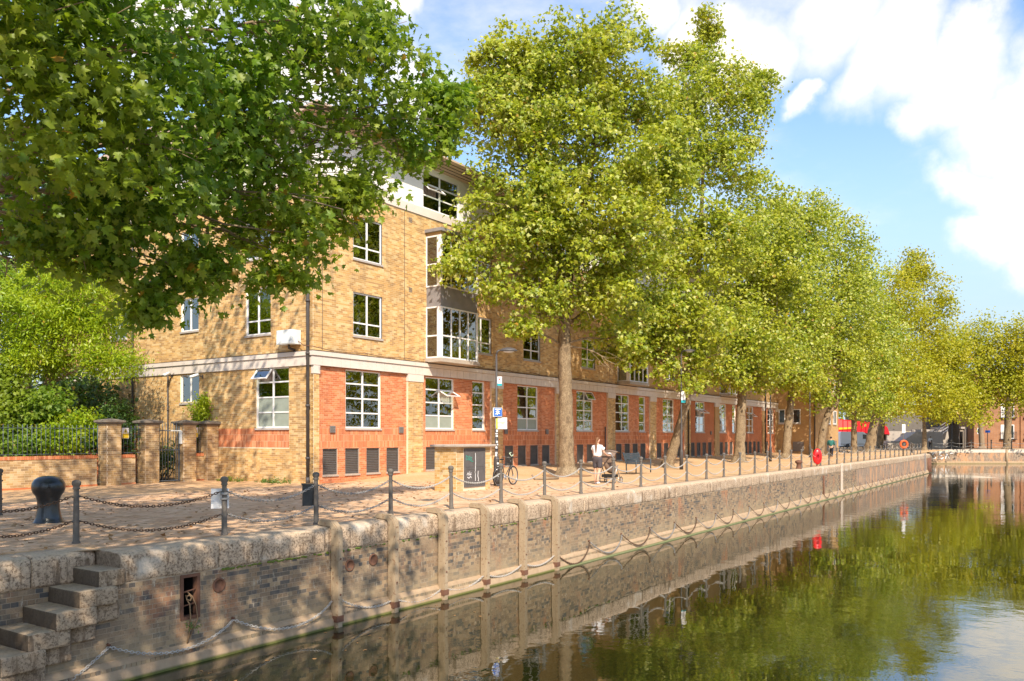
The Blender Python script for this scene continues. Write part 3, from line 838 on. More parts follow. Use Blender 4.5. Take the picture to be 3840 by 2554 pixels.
UP = [(22.70, 24.30, [.5], [(.02,.40,CB,.0),(.52,.80,CW),(.80,.98,CY)]), (30.25, 31.78, [.5], [(.3,.6,CW)]), (34.55, 36.12, [.5], [(.0,.3,CW)]), (40.48, 42.05, [.5], [(.7,1,CW)]),  # first window's brown sheet stands in for tree reflections in the glass
      (52.1, 53.7, [.5], None), (58.0, 59.6, [.5], [(0,.4,CW)]), (64.2, 65.6, [.5], None), (69.95, 71.45, [.5], None)]
uholes = []
for k, (a, b, cols, cur) in enumerate(UP):
    if b > 64.1 and a < 65: continue
    for z0, z1, c2 in ((5.60, 7.27, cur), (8.55, 10.20, [(.62,.74,CW),(.05,.45,CB,.1)] if k == 0 else [(.1,.9,CG)])):  # sheets added to lighten dark panes; the brown one replaces tree reflections
        win(flats, False, a, b, z0, z1, cols, [.30], .0, c2); uholes.append((a, b, z0, z1))
TOPW = [(26.83, 29.30), (38.7, 41.1), (44.8, 47.3), (56.6, 59.0), (62.6, 65.1)]
tholes = []
for i, (a, b) in enumerate(TOPW):
    win(flats, False, a, b, 11.44, 13.02, [.47], [.36, .68], .0, [(.0,.44,CB,.0),(.5,.98,CG,.0)] if i == 0 else None, (), {(0,1): 48} if i == 0 else None, sill=False)  # first window: sheets added to lighten black panes, in place of reflections
    tholes.append((a, b, 11.44, 13.02))
# side facing the garden
lholes = []
for (a, b, z0, z1, cols, rows, cur, fr, op) in (
        (24.01, 25.87, 2.05, 4.33, [.5], ROW4, [(0,1,CB,.5)], (0, 1), {(0,3): 38}), (29.42, 30.69, 3.12, 4.39-.1, [.5], [], [(.15,.42,CW,.4)], (), None),
        (25.03, 26.48, 5.62, 7.42, [.48], [.30], [(.05,.22,CY),(.25,.5,CW)], (), None), (29.46, 30.64, 6.07, 7.42, [.5], [], [(.1,.5,CW)], (), None),
        (25.03, 26.48, 8.55, 10.2, [.48], [.30], [(.1,.3,CW)], (), None), (29.46, 30.64, 8.9, 10.2, [.5], [], None, (), None),
        (34.6, 36.0, 6.07, 7.42, [.5], [], None, (), None)):
    win(flats, True, a, b, z0, z1, cols, rows, .0, cur, fr, op); lholes.append((a, b, z0, z1))
# pilasters
PIL = [(20.70, 20.97)] + [(25.84 + 5.935*i, 26.79 + 5.935*i) for i in range(9)] + [(77.2, 77.9)]
# louvred vents, four to a bay
LOU = []
for i in range(9):
    s0 = 21.22 + 5.935*i
    if i: s0 = 26.79 + 5.935*(i-1) + .30
    for k in range(4): LOU.append((s0 + 1.14*k, s0 + 1.14*k + .74))
LOU += [(74.5, 75.2), (75.6, 76.3)]
lz0, lz1 = .30, 1.29
louh = [(a, b, lz0, lz1) for a, b in LOU]
slat_me = None
for i, (a, b) in enumerate(LOU):
    mb = MB(); W = .74
    mb.box(0, .03, .02, .10, 0, .99); mb.box(W-.03, W, .02, .10, 0, .99); mb.box(.03, W-.03, .02, .10, .96, .99); mb.box(.03, W-.03, .02, .10, 0, .03); mb.box(.03, W-.03, .094, .1, .03, .96)
    fr = put('louvre_vent', shared(('louvre_vent', 1), lambda: mb, 'louvre_grey'), None, flats, loc=Vector((a, FY+.08, lz0)) - flats.location)
    M = Matrix.Rotation(R(-38), 4, 'X')
    if i < 17:
        for k in range(14): put('slat', shared(('slat', 1), lambda: MB().box(.03, W-.03, -.03, .03, -.004, .004, M), 'louvre_grey'), None, fr, loc=(0, .052, .06 + .067*k))
    else:
        def sl():
            m2 = MB()
            for k in range(14): m2.box(.03, W-.03, -.03, .03, -.004, .004, Matrix.Translation((0, .052, .06+.067*k)) @ M)
            return m2
        put('slats', shared(('slats', 1), sl, 'louvre_grey'), None, fr, loc=(0,0,0))
    put('sill', shared(('lsill', 1), lambda: MB().box(-.03, W+.03, -.05, .05, -.06, -.004), 'slab_stone'), None, fr, loc=(0,0,0))
BAYS = [27.0, 44.9, 62.5]
bayh = [(a+.05, a+2.60, z0, z1) for a in BAYS for z0, z1 in ((5.05, 7.2), (8.07, 10.2))]
# backing sheets with the openings cut out
mb = MB()
wall_sheet(mb, RF, FX, 77.9, -.3, 4.34, gholes + louh, -.08, .12)
put('ground_floor_backing', mb, MATS['mortar_red'], flats)
mb = MB()
wall_sheet(mb, RF, FX, 52, 4.34, 11.05, uholes + bayh, 0, .05)
put('front_wall', mb, MATS['mortar_pale'], flats)
mb = MB(); wall_sheet(mb, LF, 22.705, 42, -.3, 11.05, lholes, 0, .05); put('side_wall', mb, MATS['mortar_pale'], flats)
mb = MB(); mb.quad((FX, 42, -.3), (FX, 42, 13), (60, 42, 13), (60, 42, -.3)); put('back_wall', mb, MATS['mortar_pale'], flats)
def mat_far_brick(name, c1, c2, mo):
    t = NT(name); P = t.pos(); cb = t.n('ShaderNodeCombineXYZ'); sx = t.n('ShaderNodeSeparateXYZ'); t.l(P, sx.inputs[0])
    t.l(t.math('ADD', sx.outputs['X'], sx.outputs['Y']), cb.inputs['X']); t.l(sx.outputs['Z'], cb.inputs['Y'])
    b = t.n('ShaderNodeTexBrick'); t.l(cb.outputs[0], b.inputs['Vector'])
    for k, v in (('Scale', 1.0), ('Brick Width', .225), ('Row Height', .075), ('Mortar Size', .008)): b.inputs[k].default_value = v
    b.inputs['Color1'].default_value = (*c1, 1); b.inputs['Color2'].default_value = (*c2, 1); b.inputs['Mortar'].default_value = (*mo, 1)
    return t.fin(t.mix(t.rng(t.noise(P, 1.1, 5), .4, .7, 0, .3), b.outputs['Color'], tuple(v*.55 for v in c1)), .9)
mat_far_brick('far_yellow', (.50,.29,.11), (.44,.25,.09), (.50,.38,.24)); mat_far_brick('far_red', (.50,.14,.045), (.45,.12,.04), (.52,.3,.18))
mat_far_brick('far_brown', (.30,.13,.06), (.36,.17,.08), (.30,.2,.14)); mat_far_brick('garden_far', (.50,.31,.13), (.44,.27,.11), (.45,.34,.22))
mb = MB(); wall_sheet(mb, RF, 52, 77.9, 4.34, 11.05, uholes + bayh, 0, .05); put('far_upper_wall', mb, MATS['far_yellow'], flats)
# bricks
rk = lambda c: (c[0]-FX)*.9 + abs((c[2]+c[3])/2 - 3.0)*.35
lk = lambda c: (c[0]-FY)*.9 + abs((c[2]+c[3])/2 - 3.0)*.35
red, sold, yel = [], [], []
for (a, b), (c, d) in zip(PIL, PIL[1:]):
    if b > 56: continue
    h = [x for x in gholes + louh if x[0] >= b-.1 and x[1] <= c+.1]
    red += brick_cells(b, c, -.1, 1.31, h); red += brick_cells(b, c, 2.05, 4.32, h); sold += soldier_cells(b, c, 1.31, 2.045, h)
lay_bricks(RF, red, 'brick_red', flats, 70, rk, base=-.08); lay_bricks(RF, sold, 'brick_red', flats, 40, rk, base=-.08, proud=.004)
upc = brick_cells(FX, 45, 4.86, 11.02, uholes + bayh); lay_bricks(RF, upc, 'brick_yellow', flats, 90, rk)
lc = brick_cells(22.70, 41, -.1, 4.32, lholes + [(24.0, 28.4, 1.31, 2.045)]) + brick_cells(22.70, 41, 4.86, 11.02, lholes)
lay_bricks(LF, lc, 'brick_yellow', flats, 80, lk); lay_bricks(LF, soldier_cells(24.0, 28.35, 1.31, 2.045, lholes), 'brick_red', flats, 15, lk, proud=.004)
mb = MB(); wall_sheet(mb, Face((0, FY-.004, 0), (1,0,0), (0,-1,0)), 45, 52, 4.86, 11.05, uholes + bayh); put('mid_upper_wall', mb, MATS['far_yellow'], flats)
mb = MB(); wall_sheet(mb, Face((0, FY+.074, 0), (1,0,0), (0,-1,0)), 56.1, 77.9, -.3, 4.32, gholes + louh); put('far_ground_floor_wall', mb, MATS['far_red'], flats)
pc = []
for i, (a, b) in enumerate(PIL):
    mb = MB(); mb.box(a, b, FY-.018, FY+.12, -.3, 4.02); put('pilaster', mb, MATS['mortar_pale' if a < 56 else 'far_yellow'], flats)
    if a < 56: pc += brick_cells(a, b, -.1, 4.02)
    mb = MB(); mb.box(a-.02, b+.02, FY-.045, FY+.1, 4.02, 4.32); put('capital', mb, MATS['band_stone'], flats)
lay_bricks(RF, pc, 'brick_yellow', flats, 0, rk, base=.018, proud=.004)
sc = []
for a, b in PIL[1:7]: sc += [(x, a) for x in (0,)]
# pale tile band
def band(face, u0, u1, z, h, w, out, left):
    u = u0
    while u < u1 - .02:
        x = min(u1, u + w); g = .006
        if left: bx = (FX-out, FX+.05, u+g, x-g, z+g, z+h-g)
        else: bx = (u+g, x-g, FY-out, FY+.05, z+g, z+h-g)
        mb = MB(); mb.box(*bx); put('band_stone', mb, MATS['band_stone'], flats); u = x
band(RF, 20.62, 77.9, 4.32, .35, .47, .055, False); band(RF, 20.58, 77.9, 4.67, .17, .94, .10, False)
band(LF, 22.72, 41.5, 4.32, .35, .47, .055, True); band(LF, 22.72, 41.5, 4.67, .17, .94, .10, True)
mb = MB(); mb.box(20.60, 77.9, FY-.05, FY+.05, 4.845, 4.87); mb.box(FX-.05, FX+.05, 22.75, 41.5, 4.845, 4.87); put('flashing', mb, MATS['band_dark'], flats)
mb = MB(); mb.box(20.66, 77.9, FY-.02, FY+.05, 4.325, 4.665); mb.box(FX-.02, FX+.05, 22.72, 41.5, 4.325, 4.665); put('band_joint', mb, MATS['band_dark'], flats)
# rendered top storey and roof
mb = MB(); wall_sheet(mb, Face((0, FY+.03, 0), (1,0,0), (0,-1,0)), FX, 77.9, 11.40, 13.3, tholes, 0, .05); wall_sheet(mb, Face((FX+.03,0,0),(0,1,0),(-1,0,0)), 22.72, 42, 11.40, 13.3)
put('rendered_storey', mb, MATS['render_white'], flats)
u = 20.62
while u < 77.8:
    x = min(77.9, u+1.18); mb = MB(); mb.box(u+.004, x-.004, FY-.05, FY+.10, 11.06, 11.40); put('parapet_stone', mb, MATS['band_stone'], flats); u = x
u = 22.76
while u < 41.5:
    x = min(41.5, u+1.18); mb = MB(); mb.box(FX-.05, FX+.10, u+.004, x-.004, 11.06, 11.40); put('parapet_stone', mb, MATS['band_stone'], flats); u = x
mb = MB()
mb.prism([(-.95, 13.42), (-.95, 13.50), (0, 13.38), (9, 14.6), (19, 13.3), (.0, 13.22)], FX-.7, 78.2, lambda a, b, d: (d, FY + a, b)); put('roof', mb, MATS['soffit_brown'], flats)
for k in range(1, 5):
    mb = MB(); y = FY - .95 + k*.19; mb.box(FX-.68, 78.1, y, y+.012, 13.40 - k*.038 - .012, 13.40 - k*.038 + .01); put('soffit_board', mb, MATS['band_dark'], flats)
# projecting two-storey window bays
for bi, a in enumerate(BAYS):
    w = 2.63; y0 = 21.88
    for z0, z1 in ((5.05, 7.22), (8.06, 10.22)):
        mb = MB(); H = z1 - z0; zt = .94 if z0 < 6 else .95
        mul = [.13 + .46] + [.13 + .46 + (w-.13-.46-.12)/3*k for k in (1, 2)]
        posts = [(0, .13)] + [(m, m+.05) for m in [(w-.25)/4*k + .10 for k in (1, 2, 3)]] + [(w-.13, w)]
        for p, q in posts: mb.box(p, q, 0, .08, 0, H)
        for p, q in zip(posts, posts[1:]):
            mb.box(p[1], q[0], .005, .075, 0, .06); mb.box(p[1], q[0], .005, .075, H-.06, H); mb.box(p[1], q[0], .008, .07, zt-.03, zt+.03)
        for x in (0, w-.07):
            mb.box(x, x+.07, .78, .85, 0, H); mb.box(x, x+.07, .08, .22, 0, H)
            for zz in ((0, .06), (H-.06, H), (zt-.03, zt+.03)): mb.box(x+.004, x+.066, .22, .78, *zz)
        o = put('bay_window', shared(('bay_window', H), lambda: mb, 'frame_white'), None, flats, loc=Vector((a, y0, z0)) - flats.location)
        for p, q in zip(posts, posts[1:]):
            for c, e in ((.06, zt-.03), (zt+.03, H-.06)):
                W_, H_ = round(q[0]-p[1], 3), round(e-c, 3); put('pane', shared(('bpane', W_, H_), lambda: MB().box(0, W_, 0, .006, 0, H_), 'window_glass'), None, o, loc=(p[1], .035, c))
        for x in (.032, w-.038):
            for c, e in ((.06, zt-.03), (zt+.03, H-.06)):
                H_ = round(e-c, 3); put('pane', shared(('spane', H_), lambda: MB().box(0, .006, 0, .56, 0, H_), 'window_glass'), None, o, loc=(x, .22, c))
        for (p, q, mt) in ((.45, .9, CW), (1.25, 1.75, CW), (2.1, 2.45, CW)):
            m2 = MB(); V = []
            for i in range(19): V += [(p+(q-p)*i/18, .26+.03*math.sin(i*1.3), .05), (p+(q-p)*i/18, .26+.03*math.sin(i*1.3), H-.05)]
            m2._add(V, [(2*i, 2*i+2, 2*i+3, 2*i+1) for i in range(18)], True); put('curtain', m2, MATS[mt], o, loc=(0,0,0))
        m2 = MB(); V = []
        for i in range(13): V += [(.16+.02*math.sin(i*1.4), .3+.4*i/12, .05), (.16+.02*math.sin(i*1.4), .3+.4*i/12, H-.05)]
        m2._add(V, [(2*i, 2*i+2, 2*i+3, 2*i+1) for i in range(12)], True); put('curtain', m2, MATS[CW], o, loc=(0,0,0))
        m2 = MB(); D = 2.2; X0, X1 = .05, w-.05
        for q in (((X0,.86,0),(X0,D,0),(X0,D,H),(X0,.86,H)), ((X1,.86,0),(X1,.86,H),(X1,D,H),(X1,D,0)), ((X0,D,0),(X1,D,0),(X1,D,H),(X0,D,H)), ((X0,.0,0.003),(X1,.0,0.003),(X1,D,0.003),(X0,D,0.003)), ((X0,.0,H-.003),(X0,D,H-.003),(X1,D,H-.003),(X1,.0,H-.003))): m2.quad(*q)
        put('room_recess', m2, MATS['room_dark'], o, loc=(0,0,0))
    for z0, z1, mt, gr, nm in ((7.225, 8.055, 'lead_grey', -.03, 'bay_panel'), (4.88, 5.045, 'slab_stone', .05, 'bay_base'), (10.225, 10.36, 'far_yellow', -.02, 'bay_frieze'), (10.365, 10.50, 'lead_grey', .10, 'bay_roof')):
        mb = MB(); mb.box(a-gr, a+w+gr, y0-gr, FY+.02, z0, z1); put(nm, mb, MATS[mt], flats)
# rainwater pipes, cables, vents, alarm box, cameras
def pipe(x, y, z0, z1, r=.055):
    mb = MB(); mb.tube([(x, y, z0), (x, y, z1)], r, 10)
    for z in np.arange(z0+.9, z1, 1.9): mb.tube([(x, y, z), (x, y, z+.09)], r*1.35, 10)
    mb.tube([(x, y, z0+.25), (x-.0, y-.0, z0+.0)], r*1.2, 10)
    put('downpipe', mb, MATS['pipe_dark'], flats)
pipe(20.58, 22.86, 0, 13.1, .062); pipe(55.9, 22.60, .2, 11.3); pipe(73.9, 22.6, .2, 11); pipe(43.3, 22.68, .2, 2.3, .035)
pipe(20.62, 31.45, 0, 4.3, .03); pipe(20.62, 34.05, 0, 11, .045)
mb = MB(); mb.tube([(21.9+.0*k, FY-.12, 0) for k in (0,)] + [(21.9, FY-.12, 0)], .001, 3) if False else None
pts = [(20.55, 23.4, 5.25), (20.5, 22.95, 5.02), (20.56, 22.58, 4.98)] + [(20.8 + k*.8, FY-.125, 4.90 + (.05 if k % 3 == 0 else -.01)) for k in range(0, 60)]
mb = MB(); mb.tube(pts, .014, 5); put('cable', mb, MATS['rust'], flats)
for x in (21.12, 25.62, 37.9, 43.9): mb = MB(); mb.box(x, x+.018, FY-.012, FY+.01, 4.9, 11.02); put('movement_joint', mb, MATS['band_dark'], flats)
for (x, z) in ((21.55, 2.0), (25.35, 2.0), (36.75, 1.98), (32.95, 1.98), (54.4, 2.0), (60.6, 2.0)):
    mb = MB(); mb.box(x, x+.26, FY+.02, FY+.06, z-.13, z+.13)
    for k in range(4): mb.box(x+.02, x+.24, FY+.008, FY+.02, z-.10+k*.055, z-.075+k*.055)
    put('air_brick', mb, MATS['louvre_grey'], flats)
for z in (7.72, 10.62):
    mb = MB()
    for i in range(3):
        for k in range(3): mb.box(25.9+i*.075, 25.95+i*.075, FY-.016, FY, z+k*.07, z+.05+k*.07)
    put('air_brick', mb, MATS['louvre_grey'], flats)
ab = thing('alarm_box', 'weathered white metal box fixed high on the brick corner of the flats', 'equipment box', (20.68, 23.75, 5.1))
mb = MB(); mb.box(-.42, -.02, -.43, .43, .0, .52); put('case', mb, MATS['box_white'], ab); mb = MB(); mb.box(-.435, -.421, -.40, .40, .03, .49); put('door', mb, MATS['box_white'], ab)
mb = MB(); mb.tube([(-.2,0,0), (-.2,0,-.12), (0,-.1,-.2)], .05, 8); put('bracket', mb, MATS['pipe_dark'], ab)
def cctv(y, z, lab, rz):
    t = thing('security_camera', lab, 'security camera', (20.68, y, z), rz, 'cameras on the garden side of the flats')
    mb = MB(); mb.tube([(0,0,-.05), (-.18,0,0)], .02, 6); mb.box(-.02, .0, -.06, .06, -.12, .04); put('bracket', mb, MATS['pipe_dark'], t)
    mb = MB(); mb.tube([(-.16,0,.04), (-.5,.0,-.08)], .06, 8); put('housing', mb, MATS['box_white'], t)
cctv(31.25, 4.35, 'white camera on a stalk under the pale band, left of the small window', R(18)); cctv(29.15, 4.2, 'dark-mounted camera right of the small garden-side window', R(-25))
fl = thing('floodlight', 'small dark floodlight under the camera right of the small garden-side window', 'floodlight', (20.68, 29.12, 3.2))
mb = MB(); mb.box(-.14, 0, -.14, .14, -.1, .1, Matrix.Rotation(R(20), 4, 'Y')); put('lamp_head', mb, MATS['iron_black'], fl); mb = MB(); mb.tube([(0,0,0),(-.1,0,-.2)], .03, 6); put('arm', mb, MATS['iron_black'], fl)

# the yellow wing that steps forward at the far end
wing = thing('brick_wing', 'plain yellow brick wing stepping forward at the far end of the flats', 'building', (77.9, 19.4, 0), world=True)
mb = MB(); mb.box(77.9, 87.4, 19.4, 34, -.2, 12.5); put('wall', mb, MATS['far_yellow'], wing)
mb = MB(); mb.box(77.6, 87.7, 19.1, 34.2, 12.5, 12.8); put('roof', mb, MATS['soffit_brown'], wing)
def flat_win(par, c0, c1, n, z0, z1, name='window', mid=True, mats=('frame_white', 'window_glass')):
    c0, c1, n = Vector(c0), Vector(c1), Vector(n); d = (c1-c0); W = d.length; d.normalize()
    def B(mb, a, b, p, q, k0, k1):
        pts = [c0 + d*x + n*k + Vector((0,0,z)) for z in (p, q) for x, k in ((a,k0),(b,k0),(b,k1),(a,k1))]
        mb._add(pts, [(0,3,2,1),(4,5,6,7),(0,1,5,4),(1,2,6,5),(2,3,7,6),(3,0,4,7)])
    mb = MB(); f = .07
    B(mb, 0, f, z0, z1, .0, .05); B(mb, W-f, W, z0, z1, 0, .05); B(mb, f, W-f, z0, z0+f, 0, .05); B(mb, f, W-f, z1-f, z1, 0, .05)
    if mid: B(mb, W/2-.03, W/2+.03, z0+f, z1-f, 0, .045)
    o = put(name, mb, MATS[mats[0]], par); mb = MB(); B(mb, f, W-f, z0+f, z1-f, .004, .02)
    g = put('pane', mb, MATS[mats[1]], o, loc=(0,0,0)); mb = MB(); B(mb, -.04, W+.04, z0-.1, z0-.005, 0, .09); put('sill', mb, MATS['sill_grey'], o, loc=(0,0,0))
m_plain('far_pane', (.03,.035,.03), .08, spec=.8)
flat_win(wing, (77.895, 21.3, 0), (77.895, 20.6, 0), (-1,0,0), 2.95, 4.25, mats=('frame_white', 'far_pane'), mid=False)
flat_win(wing, (77.895, 22.6, 0), (77.895, 22.0, 0), (-1,0,0), 2.95, 4.25, mats=('frame_white', 'far_pane'), mid=False)
for a, b in ((82.7, 83.9), (85.1, 86.4)):
    for z in (2.95, 6.0, 9.0): flat_win(wing, (a, 19.395, 0), (b, 19.395, 0), (0,-1,0), z, z+1.3, mats=('frame_white', 'far_pane'))
mb = MB(); mb.box(77.86, 77.9, 20.3, 21.3, .36, 1.25); put('louvre_vent', mb, MATS['louvre_grey'], wing)
for k in range(4): mb = MB(); mb.box(82.6+k*1.05, 83.35+k*1.05, 19.36, 19.4, .3, 1.3); put('louvre_vent', mb, MATS['louvre_grey'], wing)
mb = MB(); mb.tube([(77.8, 19.32, 0), (77.8, 19.32, 12.4)], .07, 8); put('downpipe', mb, MATS['pipe_dark'], wing)

# ---------------------------------------------------------------- garden wall, piers, railings, gate
GY = 28.3
GF = Face((0, GY, 0), (1,0,0), (0,-1,0))
gk = lambda c: -c[0]*.2 + abs((c[2]+c[3])/2-.6)
def garden_wall(x0, x1, label, nsing):
    g = thing('garden_wall', label, 'wall', (x0, GY, 0), world=True)
    mb = MB(); mb.box(x0, x1, GY, GY+.215, -.1, .96); put('core', mb, MATS['mortar_pale'], g)
    lay_bricks(GF, brick_cells(x0, x1, .0, .96), 'brick_garden', g, nsing, gk)
    mb = MB()
    u = x0
    k = 0
    while u < x1-.03:
        e = min(u+.075, x1); m2 = MB(); m2.box(u+.004, e-.004, GY-.025, GY+.24, .963, 1.075 + rnd.uniform(-.003, .003)); put('coping_brick', m2, MATS['brick_red'], g); u = e
    m2 = MB(); m2.box(x0, x1, GY-.03, GY-.009, -.05, .055); put('plinth', m2, MATS['brick_red'], g)
    return g
garden_wall(4.0, 15.81, 'low buff brick garden wall with red brick coping below the long railings', 230)
garden_wall(16.63, 17.25, 'short low brick wall with red coping between the two left brick piers', 20)
garden_wall(19.67, 20.12, 'short low brick wall with red coping between the right pier pair, beside the flats', 20)
PIERS = [(16.06, 16.60, 'first brick gate pier from the left, where the long railings end'), (17.52, 18.08, 'second brick gate pier, left jamb of the garden gate'), (19.10, 19.65, 'third brick gate pier, right jamb of the garden gate'), (20.14, 20.66, 'fourth brick gate pier, tight against the corner of the flats')]
for i, (a, b, lab) in enumerate(PIERS):
    g = thing('gate_pier', lab, 'gate pier', ((a+b)/2, GY, 0), world=True, group='brick gate piers')
    x0, x1, y0, y1 = a, b, GY-.19, GY+.36
    mb = MB(); mb.box(x0, x1, y0, y1, -.1, 2.16); put('core', mb, MATS['mortar_pale'], g)
    lay_bricks(Face((0, y0, 0), (1,0,0), (0,-1,0)), brick_cells(x0, x1, .0, 2.16), 'brick_garden', g, 60, gk)
    lay_bricks(Face((x0, 0, 0), (0,1,0), (-1,0,0)), brick_cells(y0, y1, .0, 2.16), 'brick_garden', g, 0, gk)
    mb = MB(); xc, yc = (x0+x1)/2, (y0+y1)/2; hw, hd = (x1-x0)/2, (y1-y0)/2
    for e, z0, z1 in ((.03, 2.163, 2.20), (.06, 2.20, 2.235), (.11, 2.235, 2.30)): mb.box(xc-hw-e, xc+hw+e, yc-hd-e, yc+hd+e, z0, z1)
    hw += .11; hd += .11
    mb._add([(xc-hw,yc-hd,2.302),(xc+hw,yc-hd,2.302),(xc+hw,yc+hd,2.302),(xc-hw,yc+hd,2.302),(xc,yc,2.38)], [(0,1,4),(1,2,4),(2,3,4),(3,0,4)])
    put('cap', mb, MATS['cap_stone'], g)
def railing(x0, x1, label, top=2.12, y=GY+.1):
    g = thing('railings', label, 'railings', (x0, y, 1.08))
    bar = shared(('railing_bar', round(top, 2)), lambda: MB().tube([(0,0,0), (0,0,top-1.08)], .011, 6), 'rail_steel')
    k = 0; x = .05
    while x < x1-x0: put('railing_bar', bar, None, g, loc=(x, 0, 0)); x += .148
    mb = MB(); mb.box(0, x1-x0, -.02, .02, .05, .065); mb.box(0, x1-x0, -.02, .02, top-1.08-.12, top-1.08-.105); put('rail', mb, MATS['rail_steel'], g)
railing(4.0, 15.95, 'long run of thin steel railings on the garden wall in front of shrubs')
railing(16.65, 17.5, 'short steel railings holding a yellow sign between the two left piers'); railing(19.67, 20.12, 'narrow steel railings between the right pair of piers')
gate = thing('garden_gate', 'dark steel barred gate between the middle brick piers', 'gate', (18.12, GY+.05, 0))
mb = MB()
for x in (.02, .94): mb.box(x-.02, x+.02, -.02, .02, .03, 2.12)
for z in (.06, 1.22, 1.95): mb.box(.04, .92, -.018, .018, z-.018, z+.018)
put('frame', mb, MATS['rail_steel'], gate)
for k in range(7): put('bar', shared(('gbar', 1), lambda: MB().tube([(0,0,.05), (0,0,2.25)], .011, 6), 'rail_steel'), None, gate, loc=(.13+.117*k, 0, 0))
mb = MB(); mb.box(.55, .98, -.10, -.06, 1.93, 1.97); mb.box(.90, 1.0, -.16, -.06, 1.45, 1.94); put('closer', mb, MATS['box_white'], gate)
for x, z, lab, w in ((16.78, 1.68, 'yellow and white warning notice on the railings between the left piers', .26), (19.74, 1.72, 'small yellow notice on the railings between the right piers', .17)):
    s = thing('warning_sign', lab, 'sign', (x, GY+.07, z))
    mb = MB(); mb.box(0, w, 0, .01, -.02, .36); put('panel', mb, MATS['paper_white'], s)
    mb = MB(); mb.box(.012, w-.012, -.004, -.001, -.01, .16); put('yellow_text_field', mb, MATS['sign_yellow'], s)
    mb = MB(); mb.prism([(w*.22, .19), (w*.78, .19), (w*.5, .33)], -.006, -.001, lambda a, b, d: (a, d, b)); put('triangle', mb, MATS['sign_yellow'], s)
    mb = MB(); mb.prism([(w*.42, .205), (w*.58, .205), (w*.5, .30)], -.009, -.0065, lambda a, b, d: (a, d, b)); put('triangle_mark', mb, MATS['band_dark'], s)
poly_obj('garden_soil', [(-20,28.5),(20.66,28.5),(20.66,70),(-20,70)], .012, 'soil', kind='structure')
mb = MB(); mb.box(12.5, 20.6, 33.0, 33.2, 0, 1.9); solo('garden_back_wall', mb, MATS['far_red'], 'red brick wall glimpsed behind the garden gate and piers', 'wall')
# ---------------------------------------------------------------- trees
LEAF = {
 'lobed': ([(0,.36,.05),(0,0,0),(.27,-.05,-.03),(.48,.20,-.05),(.25,.33,0),(.46,.66,-.08),(.16,.60,.0),(0,1.0,-.06),(-.16,.60,0),(-.46,.66,-.07),(-.25,.33,0),(-.48,.20,-.06),(-.27,-.05,-.02)],
           [(0,i,i+1) for i in range(1, 12)] + [(0,12,1)]),
 'star': ([(0,0,0),(.50,.30,-.10),(.17,.55,-.02),(0,1.0,-.08),(-.17,.55,-.02),(-.50,.30,-.10)], [(0,1,2),(0,2,3),(0,3,4),(0,4,5)]),
 'kite': ([(0,0,0),(.44,.5,-.10),(0,1.0,-.04),(-.44,.5,-.10)], [(0,1,2),(0,2,3)]),
 'blade': ([(0,0,0),(.16,.45,-.04),(0,1.0,-.10),(-.16,.45,-.04)], [(0,1,2),(0,2,3)]),
}
def leaf_places(ells, n, per=26, sig=.26, gap=.0, seed=1, up=.55, bias=.5, puff=0, puff_r=.9):
    r = np.random.default_rng(seed)
    E = np.array([e[:5] for e in ells], float)
    w = np.array([(e[3]**2 * e[4])**.75 * (e[5] if len(e) > 5 else 1) for e in ells]); w /= w.sum()
    K = max(4, n // per)
    idx = r.choice(len(E), K, p=w); e = E[idx]
    d = r.normal(size=(K, 3)); d /= np.linalg.norm(d, axis=1)[:, None]
    rad = r.uniform(0, 1, K)**bias
    rad *= r.uniform(.78, 1.10, K)
    C = e[:, :3] + d * rad[:, None] * np.stack([e[:, 3], e[:, 3], e[:, 4]], 1)
    cs = np.minimum(sig, .45*np.minimum(e[:, 3], e[:, 4])) * r.uniform(.6, 1.35, K)
    if puff:
        M = max(2, K // puff); pi = r.integers(0, M, K); pc = C[:M][pi]; er = e[:M][pi]
        sz = np.minimum(puff_r, .6*np.minimum(er[:, 3], er[:, 4])) * r.uniform(.7, 1.3, M)[pi]
        dd = r.normal(size=(K, 3)); dd[:, 2] = dd[:, 2] + .45; dd += d[:M][pi]*.5; dd /= np.linalg.norm(dd, axis=1)[:, None]
        C = pc + dd * (sz * r.uniform(.7, 1.0, K)**.5)[:, None] * np.array([1, 1, .85]); d = dd
    m = np.repeat(np.arange(K), per)
    g = r.normal(size=(len(m), 3)) * cs[m][:, None] * np.array([1.15, 1.15, .75])
    P = C[m] + g
    out = d[m]
    nn = r.normal(size=(len(m), 3)) * .62 + out * .38 + np.array([0, 0, up]) + np.array([-.18, -.18, 0])
    nn /= np.linalg.norm(nn, axis=1)[:, None]
    t = r.normal(size=(len(m), 3)) * .8 + out * .5 + np.array([0, 0, -.7])
    t -= nn * (t*nn).sum(1)[:, None]; t /= np.linalg.norm(t, axis=1)[:, None] + 1e-9
    return P, nn, t, r, C
def leaf_mesh(name, P, nn, t, size, shape, r):
    lv, lf = LEAF[shape]; lv = np.array(lv); lf = np.array(lf)
    s = size * r.uniform(.62, 1.2, len(P)); s = s[:, None, None]
    x = np.cross(t, nn)
    V = P[:, None] + s * (lv[None, :, 0:1]*x[:, None] + lv[None, :, 1:2]*t[:, None] + lv[None, :, 2:3]*nn[:, None])
    F = np.arange(len(P))[:, None, None]*len(lv) + lf[None]
    return mesh_np(name, V.reshape(-1, 3), F.reshape(-1, 3))
